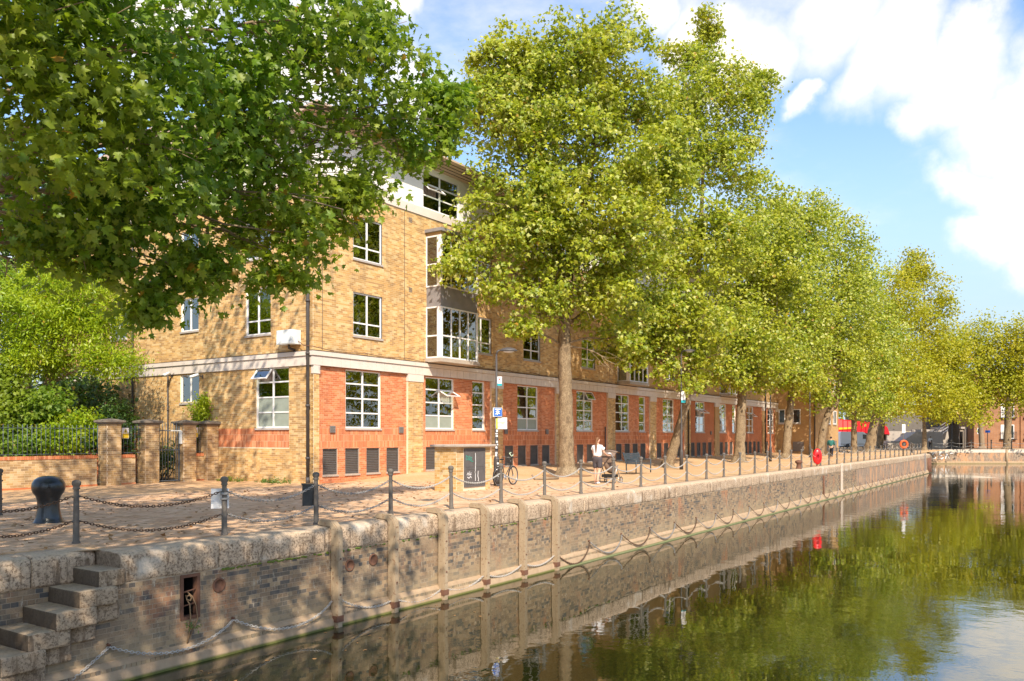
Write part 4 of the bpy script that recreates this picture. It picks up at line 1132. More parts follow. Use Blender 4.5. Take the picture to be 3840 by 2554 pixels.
def limb_path(a, b, sag=.12, k=6, seed=0):
    rr = random.Random(seed); a, b = Vector(a), Vector(b); d = b - a; L = d.length; pts = []
    side = Vector((rr.uniform(-1,1), rr.uniform(-1,1), rr.uniform(-.3,.3))) * L * .07
    for i in range(k+1):
        u = i/k; p = a + d*u; p.z += math.sin(u*math.pi)*L*sag; p += side*math.sin(u*math.pi*1.6)
        if 0 < i < k: p += Vector((rr.uniform(-1,1), rr.uniform(-1,1), rr.uniform(-1,1))) * L*.018
        pts.append(p)
    return pts
def make_tree(name, label, trunk, ells, n, size, shape, leafmat, bark='plane_bark', seed=1, sig=.26, per=26, singles=0, twigs=5, up=.55, group=None, cat='tree', bias=.5, limbs=True, limb_r=.34, puff=0, puff_r=.9):
    """trunk: [(x,y,z,r)...]"""
    t = thing(name, label, cat, tuple(trunk[0][:3]), world=True, group=group)
    top = Vector(trunk[-1][:3])
    pts = [Vector(p[:3]) for p in trunk]; rad = [p[3] for p in trunk]
    # smooth the trunk with a few more rings and a flared foot
    P2, R2 = [], []
    for i in range(len(pts)-1):
        for k in range(8):
            u = k/8; p0 = pts[max(i-1,0)]; p1 = pts[i]; p2 = pts[i+1]; p3 = pts[min(i+2, len(pts)-1)]
            q = .5*((2*p1)+(p2-p0)*u+(2*p0-5*p1+4*p2-p3)*u*u+(3*p1-p0-3*p2+p3)*u**3)
            rr_ = rad[i]*(1-u)+rad[i+1]*u
            P2.append(q); R2.append(rr_ * (1 + .05*math.sin(i*5+k*2.1)))
    P2.append(pts[-1]); R2.append(rad[-1])
    mb = MB(); mb.tube(P2, R2, 20)
    if R2[0] > .12: mb.tube([P2[0] + Vector((0,0,-.15)), P2[0] + Vector((0,0,.03)), P2[0] + Vector((0,0,.14)), P2[0] + Vector((0,0,.4))], [R2[0]*1.7, R2[0]*1.42, R2[0]*1.14, R2[0]*.9], 20)
    for iv, v in enumerate(mb.v):
        v = Vector(v); c0 = min(P2[:12] + P2[12::3], key=lambda q: (q-v).length_squared); dv = (v-c0); a_ = mnoise.noise(v*1.6)*.10 + mnoise.noise(v*5.0)*.05
        mb.v[iv] = tuple(v + Vector((dv.x, dv.y, 0))*a_*1.3)
    me = mb.mesh('trunk'); put('trunk', me, MATS[bark], t)
    rr = random.Random(seed)
    P, nn, tt, r, C = leaf_places(ells, n, per, sig, seed=seed, up=up, bias=bias, puff=puff, puff_r=puff_r)
    if limbs:
        for i, e in enumerate(ells):
            c = Vector(e[:3])
            if e[3] < .28: continue
            # leave the trunk at the best height
            best = min(range(len(P2)), key=lambda k: (P2[k]-c).length + abs((c.z-P2[k].z) - .45*(Vector((c.x-P2[k].x, c.y-P2[k].y, 0))).length)*.8 - (0 if k > len(P2)*.45 else -50))
            a = P2[best]; r0 = min(R2[best]*.5, .03 + limb_r*.10*min(3, e[3]))
            mb = MB(); path = limb_path(a, c, .08, 7, seed*31+i)
            mb.tube(path, [r0*(1-.75*k/7) for k in range(8)], 7)
            for q in range(twigs):
                s0 = path[rr.randint(3, 7)]
                d = Vector((rr.gauss(0,1), rr.gauss(0,1), rr.gauss(0,.8))); d.normalize()
                e1 = c + Vector((d.x*e[3], d.y*e[3], d.z*e[4]))*.92
                p2 = limb_path(s0, e1, rr.uniform(-.05,.12), 5, seed*77+i*9+q)
                mb.tube(p2, [max(.006, r0*.30*(1-.8*k/5)) for k in range(6)], 5)
                s1 = p2[3]
                for z in range(2):
                    e2 = s1 + Vector((rr.gauss(0,1), rr.gauss(0,1), rr.gauss(0,1)))*.35*min(1.6, e[3])
                    mb.tube(limb_path(s1, e2, .05, 3, q*7+z), [max(.005, r0*.12), .006, .005, .004], 4)
            put('limb', mb, MATS[bark], t)
    if singles:
        near = np.argsort(P[:, 0]*.828 + P[:, 1]*.5606 + 1e3*((P[:, 0]*.828 + P[:, 1]*.5606) < 7) + 1e3*(np.abs((P[:, 0]*.5606 - P[:, 1]*.828)/(P[:, 0]*.828 + P[:, 1]*.5606) + .35) > .27) + 1e3*((P[:, 2]-1.73)/(P[:, 0]*.828 + P[:, 1]*.5606) > .52))[:singles]
        lv, lf = LEAF[shape]
        me = bpy.data.meshes.new('leaf'); me.from_pydata([tuple(q*size for q in v) for v in lv], [], lf); me.materials.append(MATS[leafmat])
        base = Matrix.Translation(-t.location)
        for i in near:
            x = np.cross(tt[i], nn[i]); sc = rr.uniform(.8, 1.2)
            M = Matrix(((x[0]*sc, tt[i][0]*sc, nn[i][0]*sc, P[i][0]), (x[1]*sc, tt[i][1]*sc, nn[i][1]*sc, P[i][1]), (x[2]*sc, tt[i][2]*sc, nn[i][2]*sc, P[i][2]), (0,0,0,1)))
            o = put('leaf', me, None, t, loc=(0,0,0)); o.matrix_local = base @ M
        keep = np.ones(len(P), bool); keep[near] = False; P, nn, tt = P[keep], nn[keep], tt[keep]
    put('foliage', leaf_mesh('foliage', P, nn, tt, size, shape, r), MATS[leafmat], t, kind='stuff')
    return t
NEAR_IN = [(5.48,11.53,7.20,1.10,0.87), (5.51,11.48,5.81,0.98,0.98), (5.94,12.63,4.92,0.76,0.69), (6.75,11.43,7.38,1.07,0.95), (6.82,11.32,5.99,1.07,1.01), (7.20,12.55,5.19,0.89,0.75), (6.08,13.32,4.39,0.46,0.39), (8.47,11.56,8.30,1.21,0.99), (8.79,11.99,7.00,1.18,1.11), (8.50,12.42,5.60,0.96,0.74), (7.88,12.45,4.61,0.50,0.43), (7.86,12.47,3.97,0.20,0.37,6.00), (8.60,12.27,4.49,0.37,0.49,3.50), (6.97,12.89,4.57,0.48,0.41,1.50), (7.35,12.69,4.40,0.42,0.35,1.50), (10.30,11.54,9.11,1.18,1.03), (10.60,11.99,7.73,1.14,1.22), (10.28,12.47,6.34,0.98,0.90), (9.81,12.26,5.24,0.43,0.47,2.00), (10.30,11.54,5.24,0.59,0.59,2.00), (10.50,11.25,4.65,0.26,0.36,5.00), (10.17,11.74,4.61,0.16,0.22,5.00), (9.59,11.69,4.55,0.19,0.24,5.00), (11.41,11.68,6.07,0.46,0.72,2.00), (11.69,11.26,9.69,0.72,0.93), (12.11,11.54,8.55,0.87,0.96), (12.43,11.97,7.41,0.85,0.81), (13.26,11.63,7.95,0.55,0.64), (12.83,11.37,10.19,0.27,0.54,0.70), (14.01,11.42,9.07,0.44,0.36,4.00), (13.95,11.49,8.22,0.42,0.52,3.00), (12.58,11.75,6.87,0.40,0.27,1.50)]
NEAR_OUT = [(11.00,17.00,14.60,3.00,1.90), (13.00,19.50,15.20,2.60,1.80), (9.50,19.00,14.00,3.00,2.40), (4.00,13.00,9.00,3.60,3.20), (2.00,9.00,10.00,3.40,3.20), (6.00,7.50,10.00,3.00,2.60), (5.00,5.50,9.00,2.80,2.00), (1.00,17.00,10.00,3.80,3.50), (6.00,15.00,13.00,4.00,3.00), (1.50,12.50,14.00,4.00,3.00), (8.00,10.50,13.50,3.00,2.20), (4.50,16.00,16.00,3.50,2.50), (9.00,15.00,11.00,2.40,2.20)]
make_tree('plane_tree', 'overhanging big-leaved plane tree in the near left whose trunk stands out of frame', [(4.2,16.3,0,.45),(4.3,16.0,2.4,.38),(4.5,15.6,5,.34),(4.9,15,8,.28),(5.4,14,11,.18)], NEAR_IN, 24000, .160, 'lobed', 'leaf_near', seed=5, bark='bark_pale', sig=.17, per=9, singles=300, twigs=5, up=.35, puff=8, puff_r=.75)
make_tree('plane_tree', 'upper crown of the near plane tree that throws the shade over the bollard', [(3.2,16.9,0,.35),(3.2,16.6,4,.3),(3.4,15.5,9,.2)], NEAR_OUT, 9500, .24, 'kite', 'leaf_near', seed=6, sig=.4, per=16, twigs=3)
make_tree('plane_tree', 'stout upright plane tree in the middle, tallest full crown nearest the kiosk', [(31.40,18.37,-0.02,0.440), (31.40,18.37,0.87,0.335), (31.29,18.35,3.73,0.300), (31.09,18.28,5.99,0.270), (31.18,18.16,8.65,0.220), (31.57,17.58,11.87,0.160), (31.84,17.19,14.52,0.090)], [(30.35,19.38,17.17,2.84,2.46), (32.16,16.71,17.93,2.65,1.80), (28.99,19.61,14.16,2.58,2.21), (31.84,17.19,14.52,3.60,3.22), (28.06,20.98,15.27,1.01,1.29), (29.09,19.45,11.03,2.39,2.03), (30.85,16.86,10.30,3.13,2.39), (27.86,20.38,8.90,1.54,1.45), (28.58,19.33,7.45,1.54,1.09), (26.96,20.82,8.98,0.68,0.89,1.50), (28.68,19.18,6.09,0.76,0.69,1.50), (34.14,15.57,15.46,2.14,2.92), (34.03,15.73,11.56,2.34,2.53), (32.47,16.24,7.70,2.27,1.52), (31.71,16.48,5.93,1.03,0.84), (28.78,20.81,17.52,1.12,1.12), (31.09,18.28,18.88,1.71,1.04), (31.52,15.87,4.77,0.55,0.52,1.50), (30.35,19.38,12.62,2.27,1.89), (30.04,17.88,8.80,2.02,1.75), (29.59,18.36,7.04,1.37,0.88), (30.75,17.01,7.53,1.66,1.20), (29.54,18.43,9.88,1.83,1.47)], 74000, 0.21, 'star', 'leaf_plane', puff=22, puff_r=1.0, seed=11, sig=0.19, per=14, twigs=6, group='plane trees along the quayside promenade')
make_tree('plane_tree', 'plane tree with a leaning forked trunk beyond the bench', [(42.95,18.61,0.00,0.340), (42.96,18.23,1.13,0.270), (42.98,17.68,3.05,0.220), (42.91,17.42,4.11,0.210), (43.07,17.18,6.62,0.180), (43.56,17.00,11.45,0.140), (44.07,16.95,16.86,0.080)], [(44.24,16.71,24.61,0.63,1.02,2.20), (43.94,17.15,22.67,1.33,1.09,1.30), (43.80,17.35,20.25,2.66,2.42), (45.16,15.34,20.86,1.45,1.69), (45.91,14.24,20.86,0.68,1.09,1.60), (44.07,16.95,16.86,2.91,2.66), (42.32,17.76,12.27,2.84,2.84), (44.34,16.55,12.50,2.66,2.66), (41.59,17.95,8.40,2.58,1.76), (42.98,16.77,8.01,2.37,1.78), (40.14,18.30,5.97,1.60,1.14), (41.64,16.98,5.32,1.62,1.27), (43.26,18.15,23.16,1.09,1.09), (45.16,15.34,18.07,1.21,1.94), (39.43,19.34,6.42,1.60,1.26), (40.14,18.30,8.03,2.06,1.37), (41.13,17.01,5.40,1.38,0.96), (42.42,15.83,6.01,1.16,1.16)], 52000, 0.22, 'star', 'leaf_plane', puff=20, puff_r=1.1, seed=12, sig=0.21, per=14, group='plane trees along the quayside promenade')
make_tree('plane_tree', 'third plane tree, thick straight trunk before the far end of the red wall', [(54.03,18.30,0.02,0.420), (54.06,18.25,1.30,0.340), (54.12,18.15,3.90,0.300), (54.16,18.11,6.22,0.280), (54.40,17.75,12.01,0.180), (54.56,17.51,16.35,0.100)], [(54.64,17.39,16.35,2.46,2.61), (53.83,18.59,12.87,2.75,3.18), (55.29,16.43,12.30,2.61,3.18), (53.01,18.01,8.41,2.98,2.13), (55.13,16.67,7.95,2.32,2.17), (51.41,18.60,6.05,2.09,1.39), (53.65,17.07,5.71,1.71,0.99)], 34000, 0.22, 'kite', 'leaf_plane', puff=16, puff_r=1.2, seed=13, sig=0.26, per=14, group='plane trees along the quayside promenade')
make_tree('plane_tree', 'fourth plane tree leaning right in front of the step of the yellow wing', [(64.91,18.28,0.03,0.360), (64.98,18.17,2.24,0.300), (65.13,17.94,4.93,0.250), (65.32,17.67,10.32,0.180), (65.38,17.58,16.72,0.100)], [(65.29,17.72,17.73,2.86,3.03), (65.10,18.00,13.69,3.20,3.37), (65.66,17.16,9.65,3.03,2.69), (63.52,18.54,6.87,2.32,1.66), (64.82,16.62,6.21,1.82,1.26)], 26000, 0.23, 'kite', 'leaf_plane', puff=10, puff_r=1.3, seed=14, sig=0.3, per=14, group='plane trees along the quayside promenade')
make_tree('plane_tree', 'fifth plane tree with a strongly right-leaning trunk by the yellow wing', [(75.72,18.37,0.02,0.360), (75.84,18.18,1.92,0.310), (76.15,17.73,3.84,0.270), (76.58,17.10,5.07,0.250), (76.73,16.87,9.61,0.200), (76.51,17.19,17.29,0.100)], [(76.40,17.35,18.83,2.69,3.46), (76.51,17.19,13.45,3.46,3.84), (74.93,17.74,8.36,2.84,2.27), (77.27,16.08,8.84,2.11,2.69), (74.72,18.05,5.52,1.89,1.06), (77.48,15.76,5.57,1.73,1.34)], 26000, 0.24, 'kite', 'leaf_plane', puff=10, puff_r=1.4, seed=15, sig=0.3, per=14, group='plane trees along the quayside promenade')
make_tree('plane_tree', 'slim forked plane tree left of the white van', [(89.82,18.40,0.00,0.340), (89.82,18.40,2.62,0.270), (89.90,18.29,5.07,0.200), (90.72,17.61,10.90,0.160), (90.84,17.42,17.61,0.100)], [(90.72,17.61,18.06,2.46,3.58), (91.10,17.05,12.69,2.91,4.03), (89.65,17.40,7.70,2.65,2.65), (90.15,16.67,4.82,1.99,1.24)], 18000, 0.25, 'kite', 'leaf_plane', puff=9, puff_r=1.5, seed=16, sig=0.46, per=18, group='plane trees along the quayside promenade')
make_tree('plane_tree', 'broad leaning plane trunk in front of the nose of the white van', [(98.54,18.54,0.00,0.650), (98.68,18.34,1.97,0.520), (98.95,17.94,4.15,0.420), (99.55,17.06,9.24,0.300), (99.95,16.45,15.53,0.120)], [(101.04,16.63,15.68,2.69,4.89), (101.18,16.43,9.32,3.18,3.67), (99.82,16.65,5.12,2.91,1.55)], 18000, 0.26, 'kite', 'leaf_yellow', puff=9, puff_r=1.5, seed=17, sig=0.48, per=18, group='plane trees along the quayside promenade')
make_tree('plane_tree', 'pale plane trunk just behind the red bridge end', [(118.51,21.16,0.00,0.500), (118.70,20.87,3.18,0.400), (118.83,20.68,5.49,0.300)], [(118.70,20.87,7.81,2.61,2.89)], 4000, 0.3, 'kite', 'leaf_plane', seed=18, sig=0.5, per=16, group='plane trees along the quayside promenade')
make_tree('plane_tree', 'young forked tree at the far corner with a tall ragged crown', [(115.26,15.25,0.00,0.320), (115.26,15.25,2.55,0.240), (115.23,15.29,4.19,0.200), (115.14,15.43,12.95,0.120), (115.29,15.20,19.52,0.080)], [(110.33,15.40,20.94,1.68,2.89,1.20), (111.45,13.74,19.36,2.00,3.68,1.20), (110.71,14.83,13.57,3.42,4.47), (109.46,14.90,7.72,3.91,3.13), (110.21,15.58,24.10,0.74,0.84,2.00), (112.33,12.44,16.73,1.16,1.32)], 20000, 0.27, 'kite', 'leaf_yellow', puff=9, puff_r=1.5, seed=19, sig=0.5, per=18, group='plane trees along the quayside promenade')
make_tree('background_tree', 'green tree filling the gap above the red bridge', [(142.89,29.73,0.00,0.400), (142.89,29.73,5.64,0.300)], [(142.29,30.62,9.19,4.26,3.55), (144.88,26.79,8.84,4.26,3.20), (143.95,29.95,12.82,5.01,3.58), (140.84,30.97,6.67,3.17,2.68), (142.42,28.64,5.96,2.82,1.76)], 9000, 0.35, 'kite', 'leaf_plane', seed=23, sig=0.6, per=18)
make_tree('plane_tree', 'dark trunked tree right of the steel stair on the far quay', [(133.11,13.85,0.00,0.750), (133.11,13.85,3.28,0.650), (132.90,14.16,11.36,0.300)], [(116.83,12.93,11.86,3.28,4.38), (117.14,12.48,6.93,3.28,2.74), (115.10,13.71,4.98,2.71,1.36)], 12000, 0.3, 'kite', 'leaf_yellow', seed=20, sig=0.55, per=18, bark='bark_dark', group='trees on the far quay')
make_tree('plane_tree', 'yellow-green tree before the brown flats, left of the far right trunk', [(140.00,10.81,0.00,0.400), (139.86,11.03,4.62,0.300), (137.46,11.00,14.68,0.150)], [(123.87,9.67,13.38,4.26,4.55), (123.23,10.61,7.70,3.41,3.41), (125.15,7.78,9.40,3.41,3.98), (122.57,9.81,4.26,2.25,1.13)], 14000, 0.3, 'kite', 'leaf_yellow', seed=21, sig=0.55, per=18, bark='bark_pale', group='trees on the far quay')
make_tree('plane_tree', 'reddish trunked tree at the far right edge of the far quay', [(135.07,7.40,0.00,0.500), (135.17,7.25,4.48,0.450), (133.11,6.73,11.03,0.300), (131.76,5.14,14.99,0.150)], [(125.02,4.41,13.72,4.18,4.18), (124.08,5.79,8.70,3.07,3.91), (125.96,3.02,7.59,3.35,3.35)], 14000, 0.3, 'kite', 'leaf_yellow', seed=22, sig=0.55, per=18, group='trees on the far quay')
make_tree('garden_tree', 'feathery lime-green tree in the garden left of the flats', [(16.13,32.36,0.00,0.220), (16.11,32.39,2.81,0.190), (16.17,32.31,3.80,0.170), (16.26,32.17,5.13,0.120), (16.70,31.51,7.12,0.070)], [(16.26,31.28,6.87,2.12,1.31), (15.18,31.97,5.82,1.44,1.44), (16.94,30.27,5.73,1.31,1.31), (17.31,29.73,6.38,0.73,0.98), (16.61,31.65,7.78,1.33,0.75), (16.94,29.38,4.54,0.88,0.56), (15.71,32.09,4.42,1.31,0.49)], 44000, 0.16, 'blade', 'leaf_lime', puff=9, puff_r=0.6, seed=30, sig=0.2, per=24, bark='bark_pale', twigs=6)
make_tree('garden_tree', 'darker broadleaf tree at the left edge of the garden', [(14.14,32.62,0.00,0.200), (14.23,32.49,4.18,0.150), (14.40,32.23,6.55,0.100)], [(15.27,34.52,7.71,1.01,1.01), (14.40,32.23,3.86,0.79,0.95), (15.40,31.47,2.93,1.12,0.72), (14.49,32.10,2.60,0.95,0.79)], 9000, 0.17, 'star', 'leaf_near', seed=31, sig=0.25, per=20, bark='bark_dark')
make_tree('ivy_tree', 'dark ivy-clad tree mass behind the lime-green garden tree', [(19.91,41.93,0.00,0.300), (19.91,41.93,6.05,0.250), (19.91,41.93,10.26,0.150)], [(18.02,41.16,10.63,2.80,3.00), (20.98,40.36,11.52,2.53,2.32), (19.56,42.45,14.05,3.37,2.95), (19.91,41.93,6.89,2.53,2.53), (20.00,37.35,3.80,2.17,1.48), (18.42,38.79,2.61,2.14,1.36), (19.83,34.91,2.77,1.04,1.33)], 26000, 0.2, 'kite', 'leaf_dark', seed=32, sig=0.4, per=22, bark='bark_dark', cat='tree')
make_tree('plane_tree', 'plane tree on the bank beside the viewer whose crown shades the steps', [(-4,7,0,.4),(-4,6.8,4,.32),(-3,6.3,8,.2)], [(-1,5,9,3.4,3),(1.5,7,8.2,2.6,2.2),(-3,8,10,3.5,3),(2,3.5,9.5,2.8,2.4),(-3.5,3,10,3,3),(0,9,10.5,3,2.5)], 8500, .24, 'kite', 'leaf_near', seed=8, sig=.4, per=16, twigs=3)
nbk = MB(); nbk.box(-60, .2, -60, 12.4, -3, -.002); put('near_bank', nbk, MATS['far_ground'], kind='structure')
OPP = [(x, -34 + (k*37 % 7) - 3, 8 + (k*13 % 4), 7.5, 8.5) for k, x in enumerate(range(10, 190, 9))]
P, nn, tt, r, C = leaf_places(OPP, 22000, 20, .9, seed=77)
put('opposite_bank_trees', leaf_mesh('opposite_bank_trees', P, nn, tt, .75, 'kite', r), MATS['leaf_yellow'], kind='stuff')
opp = MB(); opp.box(-60, 160, -60, -28, -3, -.0); put('opposite_bank', opp, MATS['far_ground'], kind='structure')
# tree pit with dry soil, bark litter and a fallen branch
mb = MB(); mb.lathe([(.0001, .035), (.5, .03), (.95, .012), (1.15, -.01)], 26, (31.4, 18.4, .02)); put('tree_pit', mb, MATS['grate_soil'], kind='structure')
mb = MB(); mb.tube([(27.6, 17.6, .03), (27.9, 17.4, .05), (28.6, 17.1, .05)], .05, 6); mb.tube([(27.6,17.6,.03),(27.55,17.7,.22)], .04, 6); solo('fallen_branch', mb, MATS['bark_pale'], 'short pale cut branch lying on the paving before the big plane tree', 'branch')
# shrubs and hedge plants behind the railings
def shrub(name, label, ells, n, size, shape, mat, seed, group=None, up=.5, sig=.16, stems=True, cat='shrub'):
    c0 = ells[0]; t = thing(name, label, cat, (c0[0], c0[1], 0), world=True, group=group)
    P, nn, tt, r, C = leaf_places(ells, n, 20, sig, seed=seed, up=up)
    k = P[:, 2] > .03; P, nn, tt = P[k], nn[k], tt[k]
    put('foliage', leaf_mesh('foliage', P, nn, tt, size, shape, r), MATS[mat], t, kind='stuff')
    if stems:
        mb = MB(); rr = random.Random(seed)
        for e in ells:
            for q in range(3):
                mb.tube(limb_path((c0[0]+rr.uniform(-.2,.2), c0[1]+rr.uniform(-.2,.2), 0), (e[0]+rr.uniform(-.4,.4)*e[3], e[1]+rr.uniform(-.4,.4)*e[3], e[2]), .1, 4, seed+q), [.025,.02,.015,.01,.006], 5)
        put('stems', mb, MATS['bark_dark'], t)
    return t
shrub('shrub', 'green hedge shrub behind the railings, at the left edge', [(14.58,31.97,1.65,0.95,0.79), (14.92,31.11,1.49,0.78,0.63)], 5000, 0.13, 'star', 'leaf_near', 40)
shrub('shrub', 'bright green shrub behind the middle of the long railings', [(15.73,30.27,1.65,0.95,0.79), (16.28,29.81,1.97,0.72,0.79)], 6000, 0.11, 'star', 'leaf_lime', 41)
shrub('shrub', 'mixed dark shrub behind the railings next to the first pier', [(15.80,31.96,2.14,0.98,0.98), (16.71,29.71,1.65,0.64,0.64)], 4500, 0.12, 'star', 'leaf_dark', 42)
shrub('bush', 'dark bush spilling between the left pair of gate piers', [(17.25,28.91,1.65,0.48,0.64), (17.63,30.14,2.48,0.66,0.66)], 3500, 0.1, 'star', 'leaf_dark', 43)
shrub('climber', 'bright climbing plant rising between the right pair of gate piers', [(20.23,28.98,2.08,0.24,0.69), (20.40,28.90,2.69,0.38,0.52), (20.54,28.87,3.13,0.21,0.49)], 2600, 0.09, 'star', 'leaf_lime', 44)
shrub('bush', 'low dark planting beyond the garden gate', [(19.13,29.35,0.80,0.48,0.51), (19.69,29.06,1.13,0.34,0.69)], 2200, 0.1, 'star', 'leaf_dark', 45)
# yucca behind the gate
yu = thing('yucca', 'spiky striped yucca behind the garden gate', 'plant', (18.55, 29.3, 0))
for i in range(46):
    a = rnd.uniform(0, 6.28); el = rnd.uniform(.15, 1.35); L = rnd.uniform(.6, 1.0); w = .035
    d = Vector((math.cos(a)*math.cos(el), math.sin(a)*math.cos(el), math.sin(el))); sd = Vector((-math.sin(a), math.cos(a), 0))
    V = []
    for k in range(5):
        u = k/4; p = d*L*u + Vector((0,0,.35 - .35*L*u*u*(1.2-el*.5))); ww = w*(1-u**1.6)+.002; V += [p - sd*ww, p + sd*ww]
    mb = MB(); mb._add(V, [(2*k, 2*k+1, 2*k+3, 2*k+2) for k in range(4)]); put('leaf', mb, MATS['leaf_yucca'], yu)
# weeds at the foot of the wall
for (x, y, n, lab) in ((20.45, 24.6, 160, 'scruffy weeds along the foot of the side wall of the flats'), (20.35, 26.9, 120, 'low weeds where the last gate pier meets the side wall'),):
    P, nn, tt, r, C = leaf_places([(x, y, .08, .35, .12), (x, y+.5, .05, .4, .08), (x, y-.5, .05, .5, .07)], n*3, 8, .07, seed=n, up=.4)
    P[:, 2] = np.abs(P[:, 2]) + .01
    solo('weeds', leaf_mesh('weeds', P, nn, tt, .10, 'blade', r), MATS['weed'], lab, 'weeds')
P, nn, tt, r, C = leaf_places([(8.02, 11.60, -1.28, .10, .06)], 60, 8, .04, seed=3, up=.4)
solo('wall_fern', leaf_mesh('wall_fern', P, nn, tt, .06, 'blade', r), MATS['weed'], 'tiny green weed growing from the quay bricks below the iron slot', 'weed')
# fallen leaves
P = np.stack([rng.uniform(5, 26, 1100), rng.uniform(12.3, 22.4, 1100), np.full(1100, .022)+.0], 1)
nn = rng.normal(size=(1100, 3))*.25 + np.array([0,0,1]); nn /= np.linalg.norm(nn, axis=1)[:, None]
tt = rng.normal(size=(1100, 3)); tt -= nn*(tt*nn).sum(1)[:, None]; tt /= np.linalg.norm(tt, axis=1)[:, None]
m_plain('dead_leaf', (.30,.16,.06), .8, var=.4, scale=20)
put('fallen_leaves', leaf_mesh('fallen_leaves', P, nn, tt, .10, 'star', rng), MATS['dead_leaf'], kind='stuff')
P = np.stack([rng.uniform(5.2, 14, 26), rng.uniform(9.8, 11.5, 26), np.full(26, WZ+.006)], 1)
solo_l = leaf_mesh('floating_leaves', P, nn[:26]*[.1,.1,1], tt[:26]*[1,1,.05], .11, 'star', rng); put('floating_leaves', solo_l, MATS['dead_leaf'], kind='stuff')
# ---------------------------------------------------------------- fenders, chains and fittings on the quay wall
ORD = 'first second third fourth fifth sixth seventh eighth ninth tenth eleventh twelfth thirteenth fourteenth fifteenth sixteenth seventeenth eighteenth nineteenth twentieth'.split()
FEN = [11.16, 12.75, 14.38, 15.98, 17.63, 19.24]
for i, x in enumerate(FEN):
    t = thing('fender_post', f'{ORD[i]} concrete fender post from the steps, hooked over the coping and standing in water', 'fender post', (x, Q, WZ), group='concrete fender posts on the quay wall')
    mb = MB(); w = .075
    # side outline: y out (negative = towards the water), z up, chamfered where it turns over the coping
    o = [(.34, 1.95), (.30, 2.02), (-.06, 2.02), (-.20, 1.90), (-.23, 1.80), (-.21, -1.2), (-.02, -1.2), (-.035, 1.78), (-.01, 1.895), (.30, 1.91)]
    bm = bmesh.new(); A = [bm.verts.new((-w, a, b)) for a, b in o]; B = [bm.verts.new((w, a, b)) for a, b in o]; n = len(o)
    bm.faces.new(A[::-1]); bm.faces.new(B)
    for k in range(n): bm.faces.new((A[k], A[(k+1) % n], B[(k+1) % n], B[k]))
    bmesh.ops.recalc_face_normals(bm, faces=bm.faces[:]); bmesh.ops.bevel(bm, geom=bm.edges[:], offset=.02, segments=2, affect='EDGES')
    me = bpy.data.meshes.new('post'); bm.to_mesh(me); bm.free(); put('post', me, MATS['fender_concrete'], t)
    mb = MB(); mb.box(-w-.012, w+.012, -.225, -.02, .10, .22); put('iron_band', mb, MATS['rust'], t)
    for z in (1.3, .62): mb = MB(); mb.tube([(0, -.235, z), (0, -.20, z)], .02, 8); put('bolt', mb, MATS['rust'], t)
def links(pts, L=.064, r=.0085, w=.019):
    """real chain links along a curve"""
    mb = MB(); acc = [0]
    for a, b in zip(pts, pts[1:]): acc.append(acc[-1] + (b-a).length)
    n = int(acc[-1] / (L*.72)); j = 0
    for i in range(n):
        s = (i+.5) * acc[-1] / n
        while acc[j+1] < s and j < len(pts)-2: j += 1
        u = (s-acc[j]) / (acc[j+1]-acc[j]); p = pts[j].lerp(pts[j+1], u); d = (pts[j+1]-pts[j]).normalized()
        up = Vector((0,0,1)) - d*d.z
        if up.length < 1e-3: up = Vector((1,0,0))
        up.normalize(); b = d.cross(up); s2 = up if i % 2 else b; s3 = b if i % 2 else up
        q = []
        for k in range(8):
            t = 2*math.pi*k/8; q.append(p + d*math.cos(t)*L*.5*(1.0) + s2*math.sin(t)*w)
        mb.tube(q, r, 4, closed=True)
    return mb
def sag(a, b, s, n=14, bow=0.):
    a, b = Vector(a), Vector(b); return [a.lerp(b, i/n) - Vector((0, bow*math.sin(math.pi*i/n)**.6, s*4*(i/n)*(1-i/n))) for i in range(n+1)]
def chain(name, a, b, s, mat, label, group, near=True, r=.009):
    pts = sag(a, b, s, bow=.13 if name == 'wall_chain' and s > .2 else 0)
    mb = links(pts) if near else MB().tube(pts, r*1.3, 5)
    return solo(name, mb, MATS[mat], label, 'chain', group=group)
GW = 'mooring chains looped along the quay wall'
wall_pts = [(6.71, -1.36), (8.88, -1.36), (11.02, -1.38)]
chain('wall_chain', (5.0, Q-.20, -2.1), (6.71, Q-.03, -1.36), .10, 'chain_pale', 'pale wall chain rising out of the water beside the steps', GW)
chain('wall_chain', (6.71, Q-.03, -1.36), (8.88, Q-.03, -1.36), .27, 'chain_pale', 'wall chain looped below the iron slot in the bricks', GW)
chain('wall_chain', (8.88, Q-.03, -1.36), (11.05, Q-.1, -1.40), .30, 'chain_pale', 'wall chain looped between the iron slot and the first fender post', GW)
zz = [-1.40, -1.66, -1.68, -1.60, -1.55, -1.50]
for i in range(5):
    chain('wall_chain', (FEN[i]+.1, Q-.12, zz[i]), (FEN[i+1]-.08, Q-.12, zz[i+1]), .14, 'chain_pale', f'wall chain slung between the {ORD[i]} and {ORD[i+1]} fender posts', GW)
wp = [19.4, 21.3, 23.4, 25.5, 27.6, 29.65] + [31.7 + 2.08*k for k in range(28)]
for i, (a, b) in enumerate(zip(wp, wp[1:])):
    lab = f'{ORD[i]} loop of wall chain past the last fender post' if i < 20 else 'small distant loop of wall chain near the far corner of the quay'
    chain('wall_chain', (a, Q-.05, -1.50 if i == 0 else -1.36), (b, Q-.05, -1.36), .42, 'chain_rust' if i % 2 == 0 else 'chain_steel', lab, GW, near=i < 5, r=.011)
for x in wp[1:12] + [6.71, 8.88]:
    mb = MB(); mb.tube([(x, Q+.0, -1.33), (x, Q-.05, -1.33)], .022, 8); put('ring_bolt', mb, MATS['rust'], quay)
